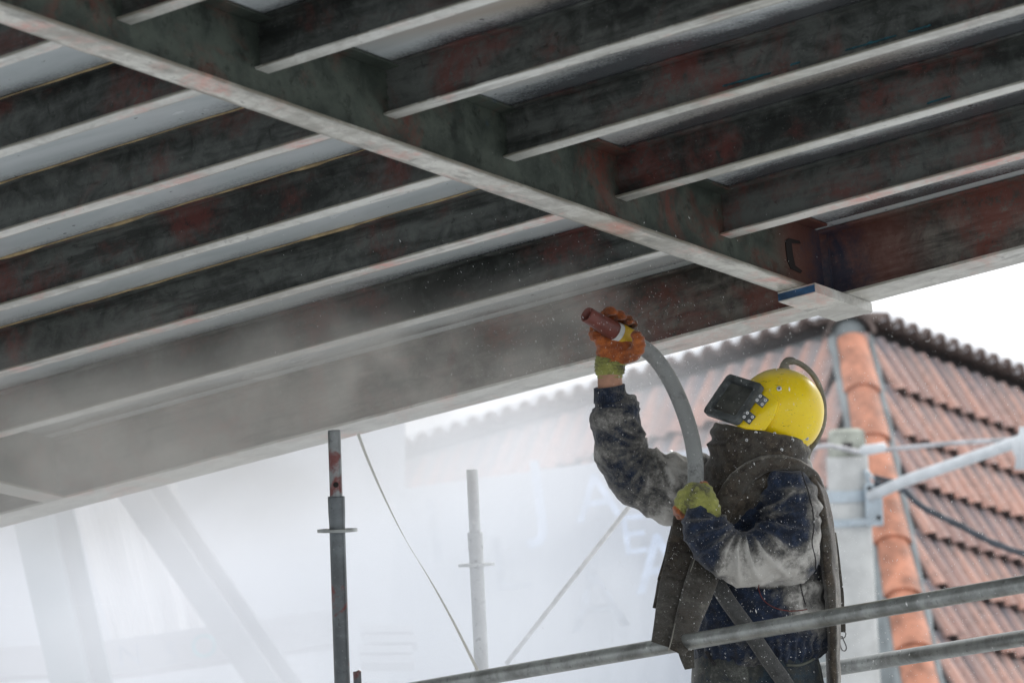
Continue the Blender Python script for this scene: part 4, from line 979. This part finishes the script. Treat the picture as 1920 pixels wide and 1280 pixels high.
# back cape: a heavy flap falling behind the back
mb = MB(); V = []; cape = [(868, 1490, 1515, 60), (890, 1505, 1533, 70), (925, 1520, 1549, 78), (980, 1528, 1561, 84), (1040, 1532, 1567, 88), (1110, 1540, 1574, 90), (1180, 1545, 1573, 92), (1260, 1548, 1573, 92), (1340, 1552, 1572, 90)]
cape = spline(cape, 40)
for (y, x0, x1, hz) in cape:
    for (x, z) in [(x0, -hz*0.72), (x0+6, -hz*0.95), ((x0+x1)/2+4, -hz*0.9), (x1, -hz*0.45), (x1+1, 0), (x1-2, hz*0.6), (x0+4, hz*0.9), (x1-16, hz*0.5), (x1-14, 0), (x1-16, -hz*0.4), (x0+8, -hz*0.62)]:
        V.append(Wk((x+1.5*NZ(y*.02, z*.02, 1), y, z)))
n_ = 11; F_ = [(i*n_+k_, (i+1)*n_+k_, (i+1)*n_+(k_+1) % n_, i*n_+(k_+1) % n_) for i in range(len(cape)-1) for k_ in range(n_)] + [tuple(range(n_)), tuple((len(cape)-1)*n_+k_ for k_ in range(n_))[::-1]]
mb.add(V, F_)
fold_mesh('cape', mb, 0.0065, M['leather'], worker, lambda q, n: 1.5*NZ(q[0]*.04, q[1]*.03, q[2]*.04), 3, attr=lambda q, n: 0.02+0.5*(q[0] > 1562))
# front flaps hanging over the upper rail
M['edge'] = simple('worn pale leather edge', (0.30, 0.29, 0.25), 0.7, var=0.3)
def strip(name, pts, mat, open_end=False, parent=None):
    """flattened rolled leather: pts (x,y,z,half width,half thickness)"""
    q = spline(pts, 36); V = []; seg = 20
    for lay in ((0, 1) if open_end else (0,)):
        for i, p in enumerate(q if lay == 0 else q[::-1][:8]):
            i0 = min(len(q)-1, i+1); T = np.array(q[i0][:3])-np.array(q[max(0, i0-2)][:3])
            if lay: T = -(np.array(q[-1][:3])-np.array(q[-3][:3]))*-1
            T = T/np.linalg.norm(T); sx_ = np.array([-T[1], T[0], 0]); sx_ /= np.linalg.norm(sx_)
            for k_ in range(seg):
                a = 2*math.pi*k_/seg; s1_ = math.copysign(abs(math.cos(a))**0.9, math.cos(a)); hw, ht = (p[3], p[4]) if not lay else (p[3]-2.0, p[4]-2.0)
                c_ = np.array(p[:3])+sx_*s1_*hw+np.array([0, 0, math.sin(a)*ht]); V.append(Wk(c_ + np.array([NZ(c_[1]*.03, a, 2)*1.5, 0, 0])))
    n_ = len(V)//seg; F = [(i*seg+k_, i*seg+(k_+1) % seg, (i+1)*seg+(k_+1) % seg, (i+1)*seg+k_) for i in range(n_-1) for k_ in range(seg)] + [tuple(range(seg))[::-1], tuple((n_-1)*seg+k_ for k_ in range(seg))]
    o = mk(name, V, F, mat, parent or worker, smooth=50)
    at = o.data.attributes.new('dust_and_shade', 'FLOAT', 'POINT'); at.data.foreach_set('value', [0.30]*len(V)); return o
strip('hood_flap', [(1290, 965, -88, 30, 8), (1282, 1010, -104, 30, 9), (1268, 1060, -130, 29, 10), (1255, 1110, -190, 28, 11), (1243, 1160, -260, 26, 10), (1234, 1190, -292, 22, 8)], M['leather'], True)
strip('hood_flap', [(1345, 985, -104, 30, 9), (1325, 1040, -122, 30, 10), (1305, 1090, -170, 29, 11), (1284, 1140, -240, 25, 12), (1268, 1180, -292, 21, 12), (1257, 1201, -312, 15, 8)], M['leather'], True)
edge = MB().tube([Wk(p) for p in spline([(1318, 985, -116), (1298, 1040, -136), (1279, 1090, -184), (1261, 1140, -254), (1249, 1180, -306), (1243, 1197, -322)], 30)], 1.2*U_, 6).build('rolled_edge', M['edge'], worker, smooth=True)
strip('hood_strap', [(1266, 985, -60, 10, 4), (1252, 1040, -70, 9, 4), (1238, 1085, -78, 7, 4), (1226, 1135, -84, 5, 3)], M['leather'])
strip('hood_flap', [(1282, 1180, -70, 16, 6), (1284, 1215, -78, 15, 6), (1290, 1247, -80, 9, 5)], M['leather'])
mb = MB(); mb.box(Wk((1240, 1062, -84)), (ax_x*0.3-ax_y, ax_x+ax_y*0.3, ax_z), (22*U_, 4*U_, 3*U_), 0.001); mb.build('strap_end', M['leather'], worker)
# strap with snap hook hanging behind the back
strip('back_strap', [(1568, 1000, 60, 4, 2), (1574, 1060, 62, 6, 2), (1580, 1120, 62, 6.5, 2), (1583, 1187, 62, 6.5, 2)], M['leather'])
hk = MB(); M['hook'] = simple('steel snap hook', (0.16, 0.16, 0.16), 0.35, metal=0.8)
hk.tube([Wk(p) for p in spline([(1575, 1187, 62), (1576, 1194, 62), (1580, 1199, 62), (1584, 1200, 62), (1589, 1196, 62), (1589, 1188, 62), (1575, 1187, 62)], 30)], 1.1*U_, 8)
hk.tube([Wk(p) for p in spline([(1582, 1195, 60), (1579, 1203, 61), (1580, 1213, 61), (1583, 1221, 61), (1588, 1223, 61), (1591, 1219, 61), (1590, 1212, 61), (1586, 1203, 61), (1583, 1195, 62)], 40)], 1.25*U_, 8)
hk.build('snap_hook', M['hook'], worker, smooth=True)

# ---- helmet
k = NT('yellow shell'); v = k.coord(); n = k.noise(v, 14, 6, 0.6); n2 = k.noise(v, 70, 5, 0.7); n3 = k.noise(k.coord((1, 1, 3)), 55, 3, 0.6, 1.2)
c = k.mix(k.mask(n, 0.3, 0.7), (0.86, 0.61, 0.004), (0.90, 0.68, 0.008))
c = k.mix(k.math('MULTIPLY', k.mask(n3, 0.66, 0.70), 0.8), c, (0.10, 0.08, 0.02))
c = k.mix(k.math('MULTIPLY', k.mask(k.noise(v, 30, 8, 0.75, 1.5), 0.57, 0.70), 0.42), c, (0.42, 0.36, 0.16))
c = k.mix(k.math('MULTIPLY', k.mask(k.noise(v, 240, 2), 0.68, 0.74), 0.7), c, (0.55, 0.53, 0.42))
ge = k.n('ShaderNodeNewGeometry'); sx = k.n('ShaderNodeSeparateXYZ'); k.l(ge.outputs['Normal'], sx.inputs[0])
top = k.math('MULTIPLY', k.mask(sx.outputs['Z'], 0.5, 1.05), k.mask(k.math('ADD', n2, k.math('MULTIPLY', n, 0.3)), 0.35, 0.75))
c = k.mix(k.math('MULTIPLY', top, 0.75), c, (0.52, 0.50, 0.40))      # dust settled on the crown
k.col(c); k.bump(n2, 0.05, 0.002); r = k.n('ShaderNodeMapRange'); r.inputs[3].default_value = 0.22; r.inputs[4].default_value = 0.5; k.l(n, r.inputs[0])
M['shell'] = k.set(Roughness=r.outputs[0])
k = NT('black rubber frame'); v = k.coord(); n = k.noise(v, 18, 6, 0.65)
k.col(k.mix(k.mask(n, 0.35, 0.7), (0.030, 0.036, 0.038), (0.12, 0.135, 0.135))); k.bump(k.noise(v, 120, 3), 0.2, 0.002); M['visor'] = k.set(Roughness=0.55)
k = NT('dusty visor window'); v = k.coord(); n = k.noise(v, 16, 6, 0.65)
k.col(k.mix(k.mask(n, 0.35, 0.7), (0.022, 0.026, 0.024), (0.085, 0.088, 0.078))); M['window'] = k.set(Roughness=0.42)
M['rivet'] = simple('aluminium rivet', (0.55, 0.56, 0.56), 0.4, metal=0.7); M['rivet_hole'] = simple('rivet hole', (0.01, 0.01, 0.01), 0.8)
M['rubber'] = simple('dusty hose rubber', (0.25, 0.26, 0.255), 0.7, var=0.35, scale=20)
M['rubber_tan'] = simple('dusty air hose', (0.22, 0.21, 0.17), 0.8, var=0.35, scale=20)
bm = bmesh.new(); bmesh.ops.create_uvsphere(bm, u_segments=56, v_segments=36, radius=1.0)
V = []; 
for v_ in bm.verts:
    x, y, z = v_.co.x, v_.co.y, v_.co.z       # y down in the picture frame
    xx = x*82; yy = y*80; zz = z*76
    # the shell flares a little towards its lower back edge
    if y > 0: xx += 10*y*y*(1 if x > 0 else 0.2)
    V.append(Wk((1463+xx, 770+yy, -2+zz)))
F_ = [[v_.index for v_ in f.verts][::-1] for f in bm.faces if f.calc_center_median().y < 0.80]; bm.free()
helmet = mk('helmet', V, F_, M['shell'], worker, smooth=True)
# face plate: wedge between dome and visor frame
hA = np.array([1433, 730, -66.0]); hB = np.array([1383, 796, -86.0]); vdir_ = np.array([-59, -20, 80.0]); 
hC, hD = hA+vdir_, hB+vdir_*1.03
nrm_ = np.cross(hB-hA, vdir_); nrm_ /= np.linalg.norm(nrm_)
if nrm_[0] > 0: nrm_ = -nrm_
pts = [hA-nrm_*1, hB-nrm_*1, hC-nrm_*1+np.array([8, 3, -12]), hD-nrm_*1+np.array([10, 3, -12]),
       np.array([1456, 752, -84]), np.array([1446, 782, -88]), np.array([1430, 806, -84]), np.array([1392, 803, -86]),
       np.array([1440, 740, 50]), np.array([1420, 806, 70]), np.array([1385, 800, 40]), np.array([1458, 765, -60])]
bm = bmesh.new()
for p in pts: bm.verts.new(Vector(Wk(p)))
bmesh.ops.convex_hull(bm, input=bm.verts); 
geom = [v for v in bm.verts if not v.link_faces]; bmesh.ops.delete(bm, geom=geom, context='VERTS')
bmesh.ops.bevel(bm, geom=bm.edges[:], offset=0.004, segments=2, affect='EDGES', profile=0.5)
bm.verts.index_update(); V = [np.array(v.co) for v in bm.verts]; F_ = [[v.index for v in f.verts] for f in bm.faces]; bm.free()
fp = mk('face_plate', V, F_, M['shell'], helmet, smooth=30)
# visor frame: rounded frame with a recessed dark window
def frame(cA, cB, cC, cD, w_in, th, name):
    u_ = (cB-cA); lu = np.linalg.norm(u_); u_ = u_/lu; v_ = (cC-cA); lv = np.linalg.norm(v_); v_ = v_-u_*np.dot(v_, u_); v_ /= np.linalg.norm(v_)
    c0 = (cA+cB+cC+cD)/4; hu, hv = lu/2, lv/2
    def rr(hu_, hv_, rad, n=6):
        out_ = []
        for sx_, sy_, a0 in ((1, 1, 0), (-1, 1, 90), (-1, -1, 180), (1, -1, 270)):
            for i in range(n+1):
                a = R(a0+90*i/n); out_.append((sx_*(hu_-rad)+rad*math.cos(a), sy_*(hv_-rad)+rad*math.sin(a)))
        return out_
    prof = [(0, 0, 9), (0, th-2.5, 9), (2.5, th, 8), (w_in-3, th, 6), (w_in, th-2, 5), (w_in+1.5, th-9, 5)]
    V = []; 
    for (ins, h, rad) in prof:
        for (a, b) in rr(hu-ins, hv-ins, rad): V.append(Wk(c0+u_*a+v_*b+nrm_*h))
    m_ = 28; n_ = len(prof); F = [(i*m_+k_, i*m_+(k_+1) % m_, (i+1)*m_+(k_+1) % m_, (i+1)*m_+k_) for i in range(n_-1) for k_ in range(m_)] + [tuple(range(m_))[::-1]]
    o = mk(name, V, F, M['visor'], helmet, smooth=35)
    Vw = [Wk(c0+u_*a+v_*b+nrm_*(th-8.8)) for (a, b) in rr(hu-w_in-1.4, hv-w_in-1.4, 5)]
    mk('visor_window', Vw+[w_-0.003*(ax_x*nrm_[0]+ax_y*nrm_[1]+ax_z*nrm_[2]) for w_ in Vw], [tuple(range(28)), tuple(range(28, 56))[::-1]]+[(i, (i+1) % 28, 28+(i+1) % 28, 28+i) for i in range(28)], M['window'], o)
    return o, u_, v_
vf, vu, vv = frame(hA+np.array([-1, -4, 0]), hB+np.array([-1, 2, 0]), hC+np.array([-1, -4, 0]), hD+np.array([-1, 2, 0]), 13, 13, 'visor_frame')
def WV(d_): return ax_x*d_[0]+ax_y*d_[1]+ax_z*d_[2]
mb = MB(); e_mid = (hC+hD)/2 + nrm_*4 + vv*2
mb.box(Wk(e_mid - vu*8), (WV(vu), WV(vv), WV(nrm_)), (14*U_, 3*U_, 5*U_), 0.001); mb.build('visor_catch', M['visor'], helmet)
vw = np.array([0, 0, -1.0])
def rivet(p, parent, r_=3.0, bv=None, nrm=None):
    c = Wk(p) if bv is None else on_surf(bv, p[0], p[1], 0.0)
    n_ = WV(nrm if nrm is not None else vw); n_ = n_/np.linalg.norm(n_)
    a = np.cross(n_, (0, 0, 1)); a /= np.linalg.norm(a); b = np.cross(n_, a); V = []; F = []
    rings = [(1.0, -0.6), (1.0, 0.25), (0.75, 0.5), (0.38, 0.5), (0.34, 0.1)]; sg = 14
    for rr_, h in rings:
        for k_ in range(sg):
            t_ = 2*math.pi*k_/sg; V.append(c+(a*math.cos(t_)+b*math.sin(t_))*rr_*r_*U_+n_*h*r_*0.6*U_)
    F = [(i*sg+k_, i*sg+(k_+1) % sg, (i+1)*sg+(k_+1) % sg, (i+1)*sg+k_) for i in range(4) for k_ in range(sg)]+[tuple(4*sg+k_ for k_ in range(sg))]
    o = mk('rivet', V, F, [M['rivet'], M['rivet_hole']], parent, smooth=40); o.data.polygons[len(F)-1].material_index = 1
    return o
for hx, hy in ((1422, 749), (1398, 780)):
    # hinge leaf across the joint between frame and face plate, four rivets
    ctr = np.array([hx, hy, -93.0]); du = np.array([-0.62, 0.78, 0]); dv = np.array([0.78, 0.62, 0])
    mb = MB(); mb.box(Wk(ctr), (WV(du), WV(dv), ax_z), (10*U_, 11*U_, 2*U_), 0.0008); mb.tube([Wk(ctr-du*9+[0, 0, -2.5]), Wk(ctr+du*9+[0, 0, -2.5])], 1.8*U_, 8)
    h_ = mb.build('hinge', M['visor'], helmet)
    for a_, b_ in ((-5, -6), (4.5, -6), (-5, 6), (4.5, 6)): rivet(ctr+du*a_+dv*b_+np.array([0, 0, -2.8]), helmet, 2.9)
bh = bvh_of(helmet); bhd = bvh_of(hood)
rivet((1457, 728), helmet, 5.0, bh, np.array([0, -0.3, -1])); rivet((1510, 821), helmet, 3.6, bh, np.array([0.3, 0.2, -1]))
for p in ((1413, 809), (1448, 811), (1482, 823), (1396, 823), (1461, 841)): rivet(p, hood, 3.0, bhd)
# air hose: elbow on the crown, hose arching over and down behind the helmet
mb = MB(); chain(mb, [(1470, 698, 6, 13), (1471, 690, 6, 10), (1472, 683, 6, 8), (1478, 677, 6, 7.5), (1487, 677, 6, 7)], 14, 20); mb.build('hose_elbow', M['rubber_tan'], helmet, smooth=True)
MB().tube([Wk(p) for p in spline([(1482, 677, 6), (1496, 680, 6), (1512, 690, 6), (1527, 706, 8), (1539, 730, 10), (1546, 762, 14), (1545, 795, 22), (1534, 825, 40), (1522, 845, 60), (1518, 865, 72), (1518, 900, 78), (1520, 960, 84)], 70)], 5.2*U_, 14).build('air_hose', M['rubber_tan'], helmet, smooth=True)
mb = MB(); chain(mb, [(1506, 862, 20, 9), (1514, 872, 18, 10), (1516, 884, 10, 7)], 12, 14); mb.build('hood_cord', simple('dusty grey cord', (0.42, 0.42, 0.40), 0.9), worker, smooth=True)

# ---- gloves
M['glove_o'] = cloth('orange rubber palm', (0.20, 0.045, 0.010), (0.44, 0.12, 0.02), (0.14, 0.06, 0.03), 0.6)
M['glove_y'] = cloth('yellow green knit', (0.22, 0.23, 0.06), (0.36, 0.37, 0.10), (0.33, 0.33, 0.18), 0.9)
nz0 = np.array([1101, 591, -42.0]); nz1 = np.array([1152, 621, 0.0]); nd = (nz1-nz0)/np.linalg.norm(nz1-nz0)
def NP(t): return nz0+nd*t            # points along the nozzle axis
L0 = np.linalg.norm(nz1-nz0)
gc = NP(L0+28)                        # where the hand closes on the coupling
e1 = np.cross(nd, np.array([0, 0, 1.0])); e1 /= np.linalg.norm(e1)
if e1[1] < 0: e1 = -e1               # roughly downwards in the picture
e2 = np.cross(nd, e1); e2 = e2 if e2[2] < 0 else -e2     # roughly towards the camera
mb = MB()
def ring(t, ang, r_): return NP(t)+(e1*math.cos(R(ang))+e2*math.sin(R(ang)))*r_
# palm below the coupling, heel running down to the wrist
chain(mb, [(1146, 684, 16, 25, 20), (1150, 668, 16, 34, 24), (1156, 650, 14, 38, 25), (1158, 638, 16, 33, 22)], 18)
# four fingers: out of the palm, round behind the coupling and over the top, each a little different
for i, (t_, rr_, ln) in enumerate(((L0-20, 10.5, 165), (L0-1, 11.0, 178), (L0+18, 11.0, 182), (L0+36, 9.5, 170))):
    pp = []
    for s_ in np.linspace(0, 1, 9):
        a = -18 - (ln-18)*s_; r_ = 21+rr_*(0.95 if s_ > 0.1 else 0.5)+2.0*math.sin(s_*math.pi*3)
        p = ring(t_, a, r_); pp.append((*p, rr_*(1.02-0.22*s_)+0.8*abs(math.sin(s_*math.pi*2.6))*0.9))
    k0 = (*(np.array([1132+i*13, 655-i*2, 20.0])), rr_*1.05)
    chain(mb, [k0]+pp, 12, 34)
# thumb: leaves the side of the palm and lies across the front of the coupling
chain(mb, [(1176, 668, 4, 15), (1190, 661, -10, 14.5), (1197, 648, -22, 13.5), (1196, 636, -28, 12), (1191, 628, -28, 10)], 14, 20)
def gfold(q, n): x, y, z = q[:3]; return 1.3*NZ(x*.06, y*.06, z*.06)+0.8*math.sin((x*0.3+y)*0.5+2*NZ(x*.03, y*.03, 1))
g = fold_mesh('glove', mb, 0.0035, [M['glove_o'], M['glove_y']], worker, gfold, 3, attr=lambda q, n: -0.25+0.35*(q[1] < 625), matfn=lambda c_: 1 if (c_[1] > 682 or (c_[2] > 42 and c_[1] > 640)) else 0)
mb = MB(); chain(mb, [(1145, 672, 17, 28, 24), (1144, 682, 17, 28.5, 25), (1144, 694, 18, 29, 26), (1144, 701, 18, 27, 25)], 22)
fold_mesh('glove_cuff', mb, 0.004, M['glove_y'], worker, lambda q, n: 1.0*math.sin(q[1]*0.95+0.04*q[0])+0.8*NZ(q[0]*.08, q[1]*.08, 1), 2, attr=lambda q, n: 0.05)
# near hand, resting on the hose in front of the chest
mb = MB()
chain(mb, [(1322, 952, -150, 26, 20), (1308, 936, -150, 31, 22), (1295, 928, -148, 30, 22), (1284, 930, -142, 24, 20)], 16)
for i, (x0, y0) in enumerate(((1298, 908), (1284, 915), (1274, 928), (1270, 944))):
    chain(mb, [(x0+10, y0+12, -146, 13), (x0, y0+4, -146, 12), (x0-8+i*2, y0+8, -130, 11.5), (x0-6+i*3, y0+16, -112, 11), (x0+8, y0+18, -98, 9.5)], 12, 20)
chain(mb, [(1318, 940, -135, 13), (1322, 920, -122, 12.5), (1314, 908, -108, 11.5), (1303, 904, -98, 10)], 12, 16)
fold_mesh('glove', mb, 0.0038, [M['glove_o'], M['glove_y']], worker, gfold, 3, attr=lambda q, n: -0.12, matfn=lambda c_: 0 if ((c_[0]-1262)*0.66-(c_[1]-940)*0.75 < -3 or c_[2] > -118) else 1)

# ------------------------------------------------------------------ blasting nozzle and hose
M['hose'] = cloth('black hose rubber with dust and painted shade', (0.035, 0.036, 0.036), (0.07, 0.072, 0.07), (0.30, 0.315, 0.31), 0.7)
noz = thing('blast_hose', 'sandblasting hose with dark red nozzle held up in the orange glove', 'blast hose', Wk((1180, 640, 20)))
M['nozzle'] = simple('dark red nozzle sleeve', (0.14, 0.040, 0.030), 0.5, var=0.3, scale=25)
M['white_ring'] = simple('pale collar', (0.50, 0.52, 0.50), 0.5); M['yellow_c'] = simple('yellow coupling', (0.55, 0.36, 0.03), 0.5, var=0.2, scale=20)
def lathe(mb, prof, sg=28):
    V = []; 
    for t_, r_ in prof:
        for k_ in range(sg): a = 2*math.pi*k_/sg; V.append(Wk(NP(t_)+(e1*math.cos(a)+e2*math.sin(a))*r_))
    n_ = len(prof); mb.add(V, [(i*sg+k_, i*sg+(k_+1) % sg, (i+1)*sg+(k_+1) % sg, (i+1)*sg+k_) for i in range(n_-1) for k_ in range(sg)]); return mb
lathe(MB(), [(22, 3), (14, 4.5), (4, 7.5), (-1.5, 10.5), (-3, 13.0), (-2, 14.8), (2, 15.6), (12, 15.4), (30, 16.2), (L0-2, 17.8), (L0+1, 17)]).build('nozzle', M['nozzle'], noz, smooth=40)
lathe(MB(), [(L0-1, 15), (L0-1, 18.6), (L0+2, 19.2), (L0+9, 19.6), (L0+10, 18)]).build('collar', M['white_ring'], noz, smooth=40)
lathe(MB(), [(L0+9, 17), (L0+9.5, 20), (L0+14, 21), (L0+40, 21.5), (L0+52, 20), (L0+56, 16), (L0+56.5, 14)]).build('coupling', M['yellow_c'], noz, smooth=40)
q0 = NP(L0+46)
hpts = [tuple(NP(L0+30)), tuple(q0), (1214, 657, 40), (1238, 682, 36), (1262, 722, 20), (1281, 768, -8), (1295, 818, -45), (1301, 868, -82), (1300, 920, -104), (1302, 975, -108), (1318, 1040, -112), (1350, 1105, -114), (1392, 1165, -116), (1432, 1224, -118), (1476, 1290, -122), (1530, 1400, -120), (1580, 1540, -100)]
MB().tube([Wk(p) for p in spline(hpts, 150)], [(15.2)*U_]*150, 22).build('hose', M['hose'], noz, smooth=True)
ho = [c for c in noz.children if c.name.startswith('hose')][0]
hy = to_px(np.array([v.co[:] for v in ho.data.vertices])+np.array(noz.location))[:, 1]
at = ho.data.attributes.new('dust_and_shade', 'FLOAT', 'POINT'); at.data.foreach_set('value', [1.1-1.5*sm(y, 860, 1040) for y in hy])  # dusty upper run; lower run darkened in its colour to imitate shade

# ------------------------------------------------------------------ flying grit
mb_v = []; mb_f = []
for i in range(5200):
    r_ = rng.random()
    if r_ < 0.62: px_, py_ = rng.uniform(1180, 1940), rng.uniform(560, 1300); d_ = rng.uniform(12.6, 16.5)
    elif r_ < 0.8: px_, py_ = rng.normal(1130, 190), rng.normal(640, 130); d_ = rng.uniform(13.4, 15.0)
    elif r_ < 0.9: px_, py_ = rng.uniform(500, 1300), rng.uniform(430, 900); d_ = rng.uniform(13.5, 15.2)
    else: px_, py_ = rng.normal(1380, 150), rng.normal(1080, 120); d_ = rng.uniform(13.2, 13.9)
    c = P(px_, py_, d_); s_ = rng.uniform(0.0005, 0.0011)*(1.7 if rng.random() < 0.06 else 1)
    dv_ = np.array([rng.normal(0.2, 0.25), rng.normal(0, 0.3), -1.0]); dv_ /= np.linalg.norm(dv_); L_ = s_*rng.choice([1.0, 1.4, 2.2, 4.0], p=[.4, .3, .2, .1])
    a = np.cross(dv_, (1, 0.3, 0)); a /= np.linalg.norm(a); b = np.cross(dv_, a); n0 = len(mb_v)
    mb_v += [c+dv_*L_, c-dv_*L_] + [c+(a*math.cos(t_)+b*math.sin(t_))*s_ for t_ in (0, 2.09, 4.19)]
    for k_ in range(3): mb_f += [(n0, n0+2+k_, n0+2+(k_+1) % 3), (n0+1, n0+2+(k_+1) % 3, n0+2+k_)]
M['grit'] = simple('white grit', (0.85, 0.85, 0.84), 0.6, var=0.05)
o = mk('flying_grit', mb_v, mb_f, M['grit'], kind='stuff'); tag(o, 'white blasting grit flying through the air around the worker', 'grit')
